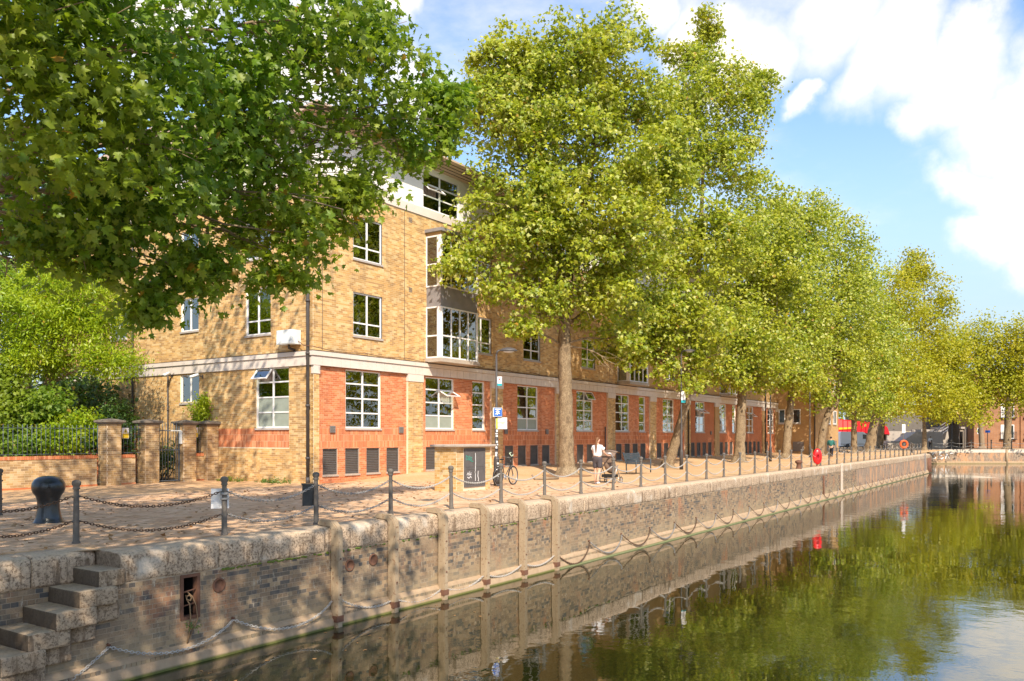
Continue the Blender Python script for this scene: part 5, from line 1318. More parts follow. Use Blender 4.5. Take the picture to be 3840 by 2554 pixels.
# iron framed slot
fr = thing('iron_slot_frame', 'rusty iron framed slot in the quay bricks with old rope trailing out', 'iron frame', (8.075, Q, -.84))
mb = MB()
for x0, x1, z0, z1 in ((-.175,-.125,-.36,.36), (.125,.175,-.36,.36), (-.125,.125,.31,.36), (-.125,.125,-.36,-.31)): mb.box(x0, x1, -.022, .10, z0, z1)
put('frame', mb, MATS['rust'], fr)
for z in (.08, -.14): mb = MB(); mb.tube([(-.125, .03, z-.01), (.125, .03, z+.02)], .014, 6); put('bar', mb, MATS['rust'], fr)
mb = MB(); mb.quad((-.15,.4,-.36),(.15,.4,-.36),(.15,.4,.36),(-.15,.4,.36))
for x in (-.145, .145): mb.quad((x,-.0,-.36),(x,.4,-.36),(x,.4,.36),(x,-.0,.36))
mb.quad((-.15,0,-.35),(.15,0,-.35),(.15,.4,-.35),(-.15,.4,-.35)); mb.quad((-.15,0,.35),(.15,0,.35),(.15,.4,.35),(-.15,.4,.35))
put('recess', mb, MATS['void_dark'], fr)
mb = MB(); mb.tube([(-.04,.05,.02),(-.06,-.0,-.03),(-.03,-.04,-.12),(-.02,-.05,-.35),(-.04,-.04,-.60),(-.06,-.02,-.74)], .011, 6)
mb.tube([(-.03,.04,.08),(.03,-.02,0),(.08,-.05,-.15),(.11,-.05,-.38),(.03,-.03,-.55),(-.03,-.03,-.66)], .009, 6)
mb.tube([(-.07,.0,-.0),(-.03,-.03,.03),(.02,-.02,-.02),(-.02,-.04,-.06),(-.07,-.02,-.04),(-.06,0,0)], .013, 6)
solo('old_rope', mb.mesh('old_rope'), MATS['rope'], 'frayed brown rope knotted through the iron slot and hanging down the bricks', 'rope', loc=(8.075, Q, -.84))
# ladder, gauge board and far fittings
def ladder(x, lab, mat, wdt=.34):
    t = thing('quay_ladder', lab, 'ladder', (x, Q, WZ), group='ladders on the quay wall')
    for s in (-wdt/2, wdt/2): mb = MB(); mb.box(s-.03, s+.03, -.10, -.05, -.3, 2.0); put('stile', mb, MATS[mat], t)
    for k in range(7): mb = MB(); mb.tube([(-wdt/2, -.075, .1+k*.28), (wdt/2, -.075, .1+k*.28)], .018, 6); put('rung', mb, MATS[mat], t)
ladder(53.4, 'pale painted ladder fixed to the quay wall two thirds of the way along', 'far_coping'); ladder(88.5, 'grey ladder at the far corner of the quay wall', 'lead_grey')
mb = MB(); mb.tube([(49.0, Q-.05, -.5), (49.0, Q-.05, -2.1)], .05, 6); solo('rusty_pipe', mb, MATS['rust'], 'thin rusty pipe running down the quay wall left of the pale ladder', 'pipe')
mb = MB()
for k in range(5): mb.tube([(90.6+k*.4, Q-.06, -.4), (90.6+k*.4, Q-.1, -2.1)], .09, 6)
solo('corner_piles', mb, MATS['rust'], 'rust-stained timber piles at the far corner of the quay', 'piles')
mb = MB(); mb.lathe([(.17,0),(.14,.05),(.11,.2),(.12,.28),(.19,.34),(.19,.42),(.08,.47),(.0001,.48)], 16); solo('mooring_post', mb, MATS['rust'], 'small brown mooring post on the coping well along the quay', 'mooring post', loc=(45.0, 12.0, 0))
mb = MB(); mb.tube([(19.4, Q-.17, WZ+.005), (60, Q-.19, WZ+.01), (92, Q-.19, WZ+.01)], .035, 6); solo('floating_boom', mb, MATS['scum'], 'thin algae-green boom floating along the foot of the quay wall', 'boom')

# ---------------------------------------------------------------- chain-and-post fence
def post_mesh():
    mb = MB()
    mb.lathe([(.075,-.02),(.075,.02),(.058,.05),(.055,.30),(.052,.60),(.047,.84),(.047,.87),(.066,.885),(.066,.90),(.055,.912),(.062,.93),(.078,.955),(.082,.985),(.070,1.01),(.035,1.028),(.0001,1.032)], 14)
    return mb
PZ = (.76, .36)
posts = [(7.07, 13.27)] + [(x, 12.30) for x in (9.16, 11.29, 13.44, 15.57, 17.66, 19.81, 21.90, 24.02, 26.11, 28.19, 30.24, 32.32, 34.36, 36.44, 38.53, 40.47)]
while posts[-1][0] < 89: posts.append((posts[-1][0] + 2.08, 12.30))
def a_post(x, y, label, group='grey iron posts of the quay chain fence', rot=0):
    t = thing('fence_post', label, 'post', (x, y, gz(x, y)), rot, group)
    t.rotation_euler = (R(rnd.uniform(-.7, .7)), R(rnd.uniform(-.7, .7)), rot)
    put('shaft', shared(('shaft', 1), post_mesh, 'iron_grey'), None, t, loc=(0,0,0))
    t.scale = (.86, .86, 1)
    for z in PZ: put('chain_lug', shared(('lug', 1), lambda: MB().tube([(-.075,0,0),(.075,0,0)], .018, 8), 'iron_grey'), None, t, loc=(0, 0, z))
    return t
def ordn(i):
    if i < 20: return ORD[i]
    return ''
names = {0: 'grey iron fence post beside the black bollard, nearest the steps', 1: 'iron fence post with the white notice strapped behind it', 2: 'iron fence post with the black litter bin behind it'}
for i, (x, y) in enumerate(posts):
    lab = names.get(i) or (f'{ordn(i)} grey iron fence post counted from the bollard' if i < 20 else 'small distant iron fence post in the close-set far end of the quay fence')
    a_post(x, y, lab)
a_post(8.66, 19.4, 'dark iron post at the left edge behind the bollard', 'iron posts near the bollard')
a_post(5.55, 14.75, 'iron fence post turning the corner past the steps', 'iron posts near the bollard')
GC = 'chains of the quay fence'
chain('fence_chain', (5.55, 14.75, .76), (7.0, 13.3, .76), .22, 'chain_rust', 'upper dark chain passing in front of the black bollard', GC)
chain('fence_chain', (5.55, 14.75, .36), (7.0, 13.3, .36), .22, 'chain_rust', 'lower dark chain passing below the black bollard', GC)
for i, ((x0, y0), (x1, y1)) in enumerate(zip(posts, posts[1:])):
    d = (Vector((x1, y1, 0)) - Vector((x0, y0, 0))).normalized()*.075
    mt = 'chain_rust' if i < 1 else 'chain_steel' if i < 3 else 'chain_pale'
    for z, nm in ((PZ[0], 'upper'), (PZ[1], 'lower')):
        lab = f'{nm} fence chain in the {ordn(i)} gap from the bollard' if i < 20 else f'{nm} chain in the distant far end of the quay fence'
        chain('fence_chain', (x0+d.x, y0+d.y, z), (x1-d.x, y1-d.y, z), .19 + .03*rnd.random(), mt, lab, GC, near=i < 13)
# far side fence
GFQ = 'posts along the far quay'
fpos = [FF.P(u, 0, -.9) for u in (.9, 3.55, 6.2, 8.9, 11.6, 14.3)]
for i, p in enumerate(fpos): t = a_post(p[0], p[1], f'{ORD[i]} pale post on the far quay counted from the left', GFQ); t.scale = (1.5, 1.5, 1.25)
for i, (p, q) in enumerate(zip(fpos, fpos[1:])):
    for z in (.95, .5): chain('fence_chain', (p[0], p[1], z), (q[0], q[1], z), .2, 'chain_pale', f'{"upper" if z > .6 else "lower"} chain in the {ORD[i]} gap along the far quay', 'chains along the far quay', near=False, r=.02)
# short pale posts round the far landing
for i in range(9):
    x = 93 + i*1.6; y = 13.4 + i*.25
    a_post(x, y, 'small distant post round the corner of the quay', 'distant posts round the corner')

# ---------------------------------------------------------------- things on the promenade
b = thing('bollard', 'big glossy black mushroom bollard on the promenade at the left', 'bollard', (8.5, 17.0, 0))
mb = MB(); mb.lathe([(.285,0),(.285,.015),(.262,.03),(.232,.12),(.208,.26),(.20,.38),(.205,.46),(.23,.54),(.275,.60),(.30,.67),(.305,.73),(.292,.80),(.255,.865),(.19,.91),(.10,.935),(.0001,.942)], 40)
put('body', mb, MATS['iron_black'], b)
mb = MB(); mb.tube([(-.12,-.26,.74),(-.12,-.285,.74)], .03, 10); put('pin', mb, MATS['iron_black'], b)
n = thing('notice_sheet', 'white laminated notice strapped behind the second fence post', 'notice', (9.16, 12.42, .62))
Mr = Matrix.Rotation(R(-38), 4, 'Z')
mb = MB(); mb.box(-.15, .15, 0, .012, -.16, .19, Mr); put('sheet', mb, MATS['paper_white'], n)
mb = MB(); mb.lathe([(.066,.085),(.07,.09),(.07,.125),(.066,.13)], 14, (0,-.12,0)); mb.lathe([(.066,-.0),(.07,.005),(.07,.03),(.066,.035)], 14, (0,-.12,0)); put('strap', mb, MATS['chain_steel'], n)
bn = thing('litter_bin', 'small black litter bin hung behind the third fence post', 'litter bin', (11.28, 12.50, 0))
mb = MB(); mb.box(-.125, .125, -.06, .12, .36, .76, Mr); put('body', mb, MATS['iron_black'], bn)
mb = MB(); mb.box(-.14, .14, -.075, .135, .765, .80, Mr); put('rim', mb, MATS['iron_black'], bn)
mc = MB(); mc.box(13.2, 13.85, 19.6, 20.2, .006, .014); put('drain_cover', mc, MATS['iron_grey'], kind='structure')
mc = MB(); mc.box(17.0, 17.45, 14.2, 14.65, .006, .014); put('drain_cover', mc, MATS['iron_grey'], kind='structure')
# kiosk
KX0, KX1, KY0, KY1 = 20.35, 22.15, 15.88, 16.75
k = thing('substation_kiosk', 'low brick kiosk with grey steel double doors and a concrete slab roof', 'kiosk', (KX0, KY0, 0), world=True)
mb = MB(); mb.box(KX0, KX1, KY0, KY1, -.05, 1.40); put('core', mb, MATS['mortar_pale'], k)
kd = (20.72, 21.86, .16, 1.36)
kf = Face((0, KY0, 0), (1,0,0), (0,-1,0)); kl = Face((KX0, 0, 0), (0,1,0), (-1,0,0))
lay_bricks(kf, brick_cells(KX0, KX1, .0, 1.38, [(20.70, 21.88, -.1, 1.5)]), 'brick_kiosk', k, 60, lambda c: c[0]); lay_bricks(kl, brick_cells(KY0, KY1, 0, 1.38), 'brick_kiosk', k, 90, lambda c: c[0])
bm = MB(); block(bm, KX0-.13, KX1+.15, KY0-.16, KY1+.1, 1.40, 1.475, .006, .012, 3); put('roof_slab', bm, MATS['slab_stone'], k)
for i, (x0, x1) in enumerate(((20.73, 21.285), (21.295, 21.85))):
    mb = MB(); mb.box(x0, x1, KY0-.035, KY0-.006, .12, 1.355)
    d = put('door', mb, MATS['door_grey'], k)
    mb = MB()
    for z0, z1 in ((.20, .70), (.76, 1.28)):
        for q in ((x0+.06, x1-.06, z0, z0+.02), (x0+.06, x1-.06, z1-.02, z1), (x0+.06, x0+.08, z0+.02, z1-.02), (x1-.08, x1-.06, z0+.02, z1-.02)): mb.box(q[0], q[1], KY0-.045, KY0-.034, q[2], q[3])
    put('door_panel', mb, MATS['door_grey'], d, loc=(0,0,0))
mb = MB(); mb.box(21.25, 21.29, KY0-.05, KY0-.036, .55, .62); put('latch', mb, MATS['chain_steel'], k)
def stroke(par, pts, r, mat, y, nm='graffiti_stroke'):
    mb = MB(); V = []
    for i, (x, z) in enumerate(pts):
        d = Vector((pts[min(i+1,len(pts)-1)][0]-pts[max(i-1,0)][0], pts[min(i+1,len(pts)-1)][1]-pts[max(i-1,0)][1])).normalized(); V += [(x - d.y*r, y, z + d.x*r), (x + d.y*r, y, z - d.x*r)]
    mb._add(V, [(2*i, 2*i+1, 2*i+3, 2*i+2) for i in range(len(pts)-1)]); put(nm, mb, MATS[mat], par)
gy = KY0 - .047
for pts in ([(20.80,1.13),(20.80,.98),(20.87,1.0),(20.89,1.08),(20.80,1.13)], [(20.93,.97),(20.94,1.11),(21.0,1.10),(20.99,1.04),(20.94,1.03),(21.01,.96)], [(21.11,1.06),(21.04,1.07),(21.04,.95),(21.12,.94)], [(21.04,1.01),(21.10,1.0)], [(21.12,.94),(21.17,.93)]): stroke(k, pts, .008, 'paint_teal', gy)
rr = random.Random(4)
for pts in ([(20.84,.50),(20.90,.60),(20.92,.48),(20.98,.62),(21.0,.46),(21.06,.58)], [(20.86,.44),(20.95,.40),(21.04,.46),(21.08,.40)], [(20.88,.55),(20.97,.53),(21.07,.52)], [(21.44,.62),(21.42,.45),(21.46,.36),(21.44,.28)], [(21.29,1.2),(21.30,.9),(21.285,.6),(21.29,.3)]): stroke(k, pts, .013, 'paint_white', gy)
# street lamps
def lamp(x, y, h, lab, side=1, full=False):
    t = thing('street_lamp', lab, 'street lamp', (x, y, gz(x, y)), 0, 'black street lamps along the promenade')
    mb = MB(); mb.lathe([(.10,0),(.10,.9),(.085,1.0),(.06,1.05),(.055,2.4),(.04,2.5),(.036,h-.12)], 12); put('column', mb, MATS['pipe_dark'], t)
    d = Vector((.5606, -.828, 0))*side
    mb = MB(); mb.tube([Vector((0,0,h-.15)), Vector((0,0,h-.02)) + d*.03, Vector((0,0,h+.03)) + d*.15], .035, 8); put('arm', mb, MATS['pipe_dark'], t)
    M = Matrix.Translation(d*.42 + Vector((0,0,h+.02))) @ Matrix.Rotation(math.atan2(d.y, d.x), 4, 'Z')
    mb = MB(); mb.lathe([(.0001,.10),(.10,.095),(.2,.06),(.27,.0),(.28,-.03),(.2,-.04),(.0001,-.045)], 18, (0,0,0), M @ Matrix.Diagonal((1.15,.62,1,1))); put('lamp_head', mb, MATS['pipe_dark'], t)
    mb = MB(); mb.lathe([(.0001,-.085),(.10,-.075),(.17,-.045),(.17,-.04),(.0001,-.042)], 14, (0,0,0), M @ Matrix.Diagonal((1.15,.62,1,1))); put('lens', mb, MATS['paper_white'], t)
    return t
L1 = lamp(23.55, 16.6, 4.72, 'sticker-covered black street lamp with signs beside the kiosk and bicycle')
rr = random.Random(12)
for i in range(16):
    z = .55 + i*.095 + rr.uniform(0, .03); w = rr.uniform(.05, .09); hh = rr.uniform(.04, .085); a = R(-125 + rr.uniform(-35, 35)); mb = MB(); V = []
    rad = .103 if z < .88 else .088 if z < 1.0 else .064
    for q in range(4):
        aa = a + (q/3-.5)*w/rad; V += [(rad*math.cos(aa), rad*math.sin(aa), z), (rad*math.cos(aa), rad*math.sin(aa), z+hh)]
    mb._add(V, [(2*q, 2*q+2, 2*q+3, 2*q+1) for q in range(3)]); put('sticker', mb, MATS[('paper_white', 'paper_white', 'box_white', 'iron_black')[i % 4]], L1)
mb = MB(); V = []
for q in range(5):
    aa = R(-150 + q*25); V += [(.064*math.cos(aa), .064*math.sin(aa), 1.98), (.064*math.cos(aa), .064*math.sin(aa), 2.36)]
mb._add(V, [(2*q, 2*q+2, 2*q+3, 2*q+1) for q in range(4)]); put('yellow_band', mb, MATS['sticker_yellow'], L1)
def board(nm, lab, x, y, z, w, h, rz, layers, cat='sign'):
    t = thing(nm, lab, cat, (x, y, z), rz)
    mb = MB(); mb.box(-w/2, w/2, 0, .012, 0, h); put('board', mb, MATS['paper_white'], t)
    for i, (x0, x1, z0, z1, mt) in enumerate(layers):
        mb = MB(); mb.box(x0*w-w/2, x1*w-w/2, -.002-.001*i, -.0005-.001*i, z0*h, z1*h); put('print', mb, MATS[mt], t)
    return t
bl = thing('blue_sign', 'small blue picture sign on the sticker-covered lamp column', 'sign', (23.47, 16.50, 2.42), R(-50))
mb = MB(); mb.box(-.16, .16, 0, .012, 0, .31); put('board', mb, MATS['box_white'], bl)
mb = MB(); mb.box(-.125, .155, -.004, -.001, .015, .295); put('blue_field', mb, MATS['sign_blue'], bl)
for pts in ([(-.07,.08),(0,.16),(.08,.10)], [(-.06,.17),(.0,.21),(.07,.17)], [(-.02,.06),(.03,.13)]): stroke(bl, pts, .014, 'paper_white', -.006, 'picture_stroke')
mb = MB(); mb.box(-.09, .12, -.006, -.0045, .245, .27); put('text_line', mb, MATS['paper_white'], bl)
nb = thing('map_board', 'white notice board with a faded pink and green drawing below the blue sign', 'notice', (23.62, 16.44, 1.99), R(-50))
mb = MB(); mb.box(-.20, .20, 0, .012, 0, .40); put('board', mb, MATS['paper_white'], nb)
for pts, mt, r_ in (([(-.15,.20),(-.05,.24),(.05,.21),(.14,.25)], 'peach', .035), ([(-.14,.08),(-.02,.12),(.10,.15)], 'pale_green', .022), ([(-.15,.06),(0,.06),(.14,.09)], 'peach', .012), ([(-.05,.16),(.08,.19)], 'pale_green', .012)): stroke(nb, pts, r_, mt, -.002, 'picture_stroke')
mb = MB(); mb.tube([(-.0,.012,.40),(.0,.03,.44)], .006, 5); put('tie', mb, MATS['iron_black'], nb)
sg = thing('parking_sign', 'small white sign with a teal foot high on the sticker-covered lamp', 'sign', (23.60, 16.50, 3.48), R(-50))
mb = MB(); mb.box(-.08, .08, 0, .01, .10, .34); put('plate', mb, MATS['paper_white'], sg); mb = MB(); mb.box(-.08, .08, -.0, .012, .02, .095); put('teal_plate', mb, MATS['sign_teal'], sg)
mb = MB(); mb.lathe([(.028,-.002),(.028,.0)], 14, (0,-.001,.25), Matrix.Rotation(R(90),4,'X')); put('red_ring', mb, MATS['rescue_red'], sg)
L2 = lamp(40.8, 16.9, 6.2, 'black lamp column with a teal and white sign, between the leaning tree and the fence')
board('lamp_sign', 'white and teal sign on the black lamp column beyond the bench', 40.78, 16.78, 3.5, .22, .6, R(-50), [(.0,1,0,.22,'sign_teal')])
lamp(57.3, 17.2, 6.0, 'slim black lamp column standing before the third plane tree gap')
lamp(70.5, 17.9, 6.0, 'black lamp column in front of the yellow brick wing')
lamp(93.0, 19.3, 5.6, 'distant thin lamp column near the white van')
# lifebuoy housings
def housing():
    rb = thing('lifebuoy_housing', 'bright red lifebuoy housing fixed to the quay fence', 'lifebuoy housing', (49.9, 12.25, .55), R(-56))
    M = Matrix.Rotation(R(90), 4, 'X')
    mb = MB(); mb.lathe([(.0001,.13),(.12,.13),(.22,.10),(.27,.03),(.27,-.03),(.2,-.08),(.0001,-.08)], 24, (0,0,0), Matrix.Diagonal((1,1,1.75,1)) @ M); put('shell', mb, MATS['rescue_red'], rb)
    mb = MB(); mb.tube([(0,.05,-.55),(0,.05,.4)], .03, 8); put('bracket', mb, MATS['iron_grey'], rb)
    mb = MB(); mb.lathe([(.08,.0),(.10,.02),(.12,0)], 20, (0,-.135,0), Matrix.Diagonal((1,1,1.75,1)) @ M); put('ring', mb, MATS['bridge_red'], rb)
housing()
lb = thing('lifebuoy', 'orange lifebuoy on a sign pole near the far end of the quay', 'lifebuoy', (79.2, 12.1, 1.05), R(-56))
mb = MB(); q = [Vector((.30*math.cos(2*math.pi*i/20), 0, .30*math.sin(2*math.pi*i/20))) for i in range(20)]; mb.tube(q, .09, 8, closed=True); put('ring', mb, MATS['rescue_orange'], lb)
mb = MB(); mb.tube([(0,.08,-1.05),(0,.08,1.75)], .035, 8); put('pole', mb, MATS['iron_grey'], lb); mb = MB(); mb.box(-.14,.14,.03,.05,1.0,1.75); put('sign_plate', mb, MATS['paper_white'], lb)
# bench
be = thing('bench', 'dark grey slatted bench under the trees facing the dock', 'bench', (34.8, 16.5, .05), 0)
for i in range(5): mb = MB(); mb.box(-.85, .85, -.25+i*.10, -.17+i*.10, .42, .45); put('seat_slat', mb, MATS['bench_grey'], be)
for i in range(6): mb = MB(); mb.box(-.85, .85, .24+i*.025, .262+i*.025, .47+i*.075, .535+i*.075); put('back_slat', mb, MATS['bench_grey'], be)
for x in (-.78, .78):
    mb = MB(); mb.tube([(x,-.24,0),(x,-.24,.62),(x,.22,.62)], .03, 6); mb.tube([(x,.24,0),(x,.25,.45),(x,.42,.95)], .03, 6); put('leg', mb, MATS['bench_grey'], be)
# bicycle
bi = thing('bicycle', 'black bicycle chained against the sticker-covered lamp column', 'bicycle', (23.9, 16.45, gz(23.9,16.4)), R(4))
def wheel(par, x, z, r, y=0, tr=.022, spokes=14, hub=.03, nm='wheel', tyre='tyre'):
    mb = MB(); mb.tube([(x + r*math.cos(2*math.pi*i/28), y, z + r*math.sin(2*math.pi*i/28)) for i in range(28)], tr, 7, closed=True); w = put(nm, mb, MATS[tyre], par)
    mb = MB(); mb.tube([(x + (r-tr*1.2)*math.cos(2*math.pi*i/28), y, z + (r-tr*1.2)*math.sin(2*math.pi*i/28)) for i in range(28)], tr*.5, 5, closed=True)
    for i in range(spokes):
        a = 2*math.pi*i/spokes; mb.tube([(x, y, z), (x + (r-.02)*math.cos(a), y, z + (r-.02)*math.sin(a))], .0025, 3)
    mb.tube([(x, y-hub, z), (x, y+hub, z)], .02, 8); put('rim', mb, MATS['alloy'], w, loc=(0,0,0))
wheel(bi, -.52, .34, .32); wheel(bi, .52, .34, .32)
mb = MB()
for a, b_ in (((-.52,.34),(-.08,.30)), ((-.08,.30),(-.22,.78)), ((-.52,.34),(-.2,.72)), ((-.08,.30),(.36,.72)), ((-.2,.74),(.35,.80)), ((.37,.70),(.34,.90)), ((.37,.70),(.52,.34))): mb.tube([(a[0],0,a[1]),(b_[0],0,b_[1])], .017, 7)
put('frame', mb, MATS['iron_black'], bi)
mb = MB(); mb.tube([(-.22,0,.76),(-.25,0,.90)], .013, 6); mb.ell((-.27,0,.93), (.13,.06,.03)); put('saddle', mb, MATS['tyre'], bi)
mb = MB(); mb.tube([(.34,0,.90),(.36,0,.98),(.38,-.26,1.0),(.28,-.30,1.0)], .013, 6); mb.tube([(.36,0,.98),(.38,.26,1.0),(.28,.30,1.0)], .013, 6); put('handlebar', mb, MATS['iron_black'], bi)
mb = MB(); mb.lathe([(.09,-.005),(.09,.005)], 16, (-.08,-.03,.30), Matrix.Rotation(R(90),4,'X')); mb.tube([(-.08,-.06,.30),(0,-.06,.17)], .01, 5); put('crank', mb, MATS['alloy'], bi)
mb = MB(); mb.tube([(.48,-.03,1.08),(.36,-.02,1.02),(.3,.02,1.14),(.42,.02,1.16)], .02, 5); put('basket_stem', mb, MATS['pale_green'], bi)

# ---------------------------------------------------------------- people
def skin_mesh(name, J, E, root=0, sub=2):
    """J: joints (x,y,z,rx,ry); E: edges. A single continuous skinned body."""
    me = bpy.data.meshes.new(name); me.from_pydata([j[:3] for j in J], E, []); o = bpy.data.objects.new('tmp', me); COL.objects.link(o)
    o.modifiers.new('s', 'SKIN'); m = o.modifiers.new('u', 'SUBSURF'); m.levels = sub; m.render_levels = sub
    for i, j in enumerate(J):
        v = me.skin_vertices[0].data[i]; v.radius = (j[3], j[4] if len(j) > 4 else j[3]); v.use_root = (i == root)
    bpy.context.view_layer.update(); dg = bpy.context.evaluated_depsgraph_get(); out = bpy.data.meshes.new_from_object(o.evaluated_get(dg)); out.name = name
    out.materials.clear(); out.polygons.foreach_set('use_smooth', [True]*len(out.polygons)); bpy.data.objects.remove(o); return out
def fingers(h, d, s, palm=.045, curl=-.6):
    """five short chains from the palm: returns (joints, edges from local index 0 = palm)"""
    J, E = [], []
    h, d, s = Vector(h), Vector(d).normalized(), Vector(s).normalized(); up = d.cross(s)
    for i, (off, L) in enumerate(((-.03,.055),(-.011,.066),(.009,.072),(.028,.064))):
        p = h + d*palm + s*off; a = len(J); J += [(*p, .009), (*(p + d*L*.5), .0085), (*(p + d*L*.8 + up*curl*L*.5), .007)]; E += [(-1, a), (a, a+1), (a+1, a+2)]
    p = h + s*.045 + d*.01; a = len(J); J += [(*p, .011), (*(p + s*.012 + d*.03 + up*curl*.03), .009)]; E += [(-1, a), (a, a+1)]
    return J, E
# figure walks towards +x; left is +y
w = thing('person', 'woman with a long ponytail in a white shirt and dark shorts pushing a pushchair', 'person', (26.5, 14.2, 0), 0)
J = [(0,0,.93,.125,.15), (0,0,1.08,.10,.13), (.01,0,1.24,.115,.15), (.01,0,1.36,.09,.13), (.01,0,1.44,.045), (.03,0,1.50,.05),
     (0,.085,.86,.085), (.02,.09,.50,.055), (.0,.09,.36,.055), (-.02,.085,.10,.035), (.10,.085,.04,.035,.03),
     (0,-.085,.86,.085), (-.03,-.09,.50,.055), (-.10,-.09,.36,.055), (-.17,-.085,.13,.034), (-.06,-.085,.05,.034,.03),
     (.01,.17,1.37,.05), (.06,.22,1.13,.038), (.30,.20,1.02,.030), (.45,.18,1.03,.026,.02),
     (.01,-.17,1.37,.05), (.08,-.23,1.14,.038), (.30,-.24,1.04,.030), (.48,-.22,1.03,.026,.02)]
E_ = [(0,1),(1,2),(2,3),(3,4),(4,5),(0,6),(6,7),(7,8),(8,9),(9,10),(0,11),(11,12),(12,13),(13,14),(14,15),(3,16),(16,17),(17,18),(18,19),(3,20),(20,21),(21,22),(22,23)]
for hi, hp in ((19, (.45,.18,1.03)), (23, (.48,-.22,1.03))):
    fj, fe = fingers(hp, (1,0,-.1), (0,1,0), .035); b0 = len(J); J += fj; E_ += [((hi if a < 0 else a+b0), c+b0) for a, c in fe]
put('body', skin_mesh('body', J, E_), MATS['skin'], w, loc=(0,0,0))
hm = skin_mesh('head', [(.03,0,1.49,.045), (.035,0,1.555,.072,.068), (.03,0,1.61,.082,.074), (.02,0,1.655,.065,.06)], [(0,1),(1,2),(2,3)])
hd = put('head', hm, MATS['skin'], w, loc=(0,0,0))
mb = MB(); mb.ell((.105,0,1.575), (.018,.012,.022)); put('nose', mb, MATS['skin'], hd, loc=(0,0,0))
for s in (-1, 1):
    mb = MB(); mb.ell((.02,s*.074,1.58), (.018,.010,.028)); put('ear', mb, MATS['skin'], hd, loc=(0,0,0))
    mb = MB(); mb.ell((.095,s*.028,1.60), (.010,.014,.009)); put('eye', mb, MATS['hair_dark'], hd, loc=(0,0,0))
mb = MB(); mb.ell((.10,0,1.535), (.010,.022,.006)); put('mouth', mb, MATS['rescue_orange'], hd, loc=(0,0,0))
hr = skin_mesh('hair', [(.05,0,1.665,.06), (.0,0,1.655,.078), (-.035,0,1.62,.07), (-.06,0,1.585,.045), (-.095,-.01,1.56,.03), (-.115,-.01,1.48,.038), (-.12,-.01,1.36,.036), (-.125,-.01,1.22,.026), (-.12,-.01,1.13,.012)], [(i,i+1) for i in range(8)])
put('ponytail_hair', hr, MATS['hair'], w, loc=(0,0,0))
sh = skin_mesh('shirt', [(0,0,.99,.15,.185), (0,0,1.08,.135,.17), (.005,0,1.24,.135,.17), (.01,0,1.36,.11,.14), (.01,0,1.425,.06),
     (.01,.17,1.375,.07), (.04,.225,1.22,.075), (.01,-.17,1.375,.07), (.05,-.235,1.23,.075)], [(0,1),(1,2),(2,3),(3,4),(3,5),(5,6),(3,7),(7,8)])
put('shirt', sh, MATS['shirt_white'], w, loc=(0,0,0))
so = skin_mesh('shorts', [(0,0,1.04,.145,.18), (0,0,.92,.15,.17), (0,.09,.83,.115), (.015,.10,.56,.095), (0,-.09,.83,.115), (-.02,-.10,.56,.095)], [(0,1),(1,2),(2,3),(1,4),(4,5)])
put('shorts', so, MATS['shorts_grey'], w, loc=(0,0,0))
for (x, y, z, t_) in ((.05,.085,.04,0), (-.12,-.085,.055,.25)):
    put('trainer', skin_mesh('trainer', [(x-.06,y,z+.01,.045,.05), (x+.02,y,z,.042,.045), (x+.12,y,z-.005,.038,.03)], [(0,1),(1,2)]), MATS['paper_white'], w, loc=(0,0,0))
# pushchair
p = thing('pushchair', 'taupe pushchair with a hood and black wheels, pushed by the woman', 'pushchair', (27.5, 14.2, 0), 0); p.scale = (1.05, 1.2, 1.08)
mb = MB(); mb.tube([(-.48,.22,1.03),(-.48,-.24,1.03)], .018, 8); mb.tube([(-.48,.22,1.03),(-.30,.24,.85),(.12,.25,.30),(.20,.25,.16)], .014, 6); mb.tube([(-.48,-.24,1.03),(-.30,-.24,.85),(.12,-.25,.30),(.20,-.25,.16)], .014, 6)
mb.tube([(-.28,.25,.16),(-.05,.25,.52),(.05,.25,.62)], .013, 6); mb.tube([(-.28,-.25,.16),(-.05,-.25,.52),(.05,-.25,.62)], .013, 6); mb.tube([(-.28,.25,.16),(-.28,-.25,.16)], .012, 6); mb.tube([(.2,.25,.16),(.2,-.25,.16)], .012, 6)
put('frame', mb, MATS['alloy'], p)
def soft(nm, J, E_, mat): put(nm, skin_mesh(nm, J, E_), MATS[mat], p, loc=(0,0,0))
soft('seat', [(-.26,0,.86,.07,.24), (-.2,0,.66,.10,.25), (-.02,0,.54,.12,.25), (.18,0,.54,.10,.24), (.32,0,.40,.07,.20)], [(0,1),(1,2),(2,3),(3,4)], 'pram_taupe')
mb = MB(); V = []; nA, nB = 9, 8
for i in range(nA):
    a = R(-15 + 150*i/(nA-1))
    for j in range(nB+1):
        b_ = (j/nB-.5)*2; yy = .25*b_; rr_ = .34*(1-.18*b_*b_); V.append((-.02 - rr_*math.cos(a)*1.1, yy*1.1, .80 + rr_*math.sin(a)*1.0))
mb._add(V, [(i*(nB+1)+j, i*(nB+1)+j+1, (i+1)*(nB+1)+j+1, (i+1)*(nB+1)+j) for i in range(nA-1) for j in range(nB)], True)
h_ = put('hood', mb, MATS['pram_taupe'], p)
for i in (2, 4, 6):
    mb = MB(); mb.tube([tuple(V[i*(nB+1)+j]) for j in range(nB+1)], .010, 5); put('hood_rib', mb, MATS['pram_black'], h_, loc=(0,0,0))
mb = MB(); mb.box(-.22,.16,-.2,.2,.20,.30); put('basket', mb, MATS['pram_black'], p)
for x, r_ in ((-.30, .13), (.24, .11)):
    for s in (-1, 1): wheel(p, x, r_, r_-.012, .27*s, .014, 8, .02, 'wheel')
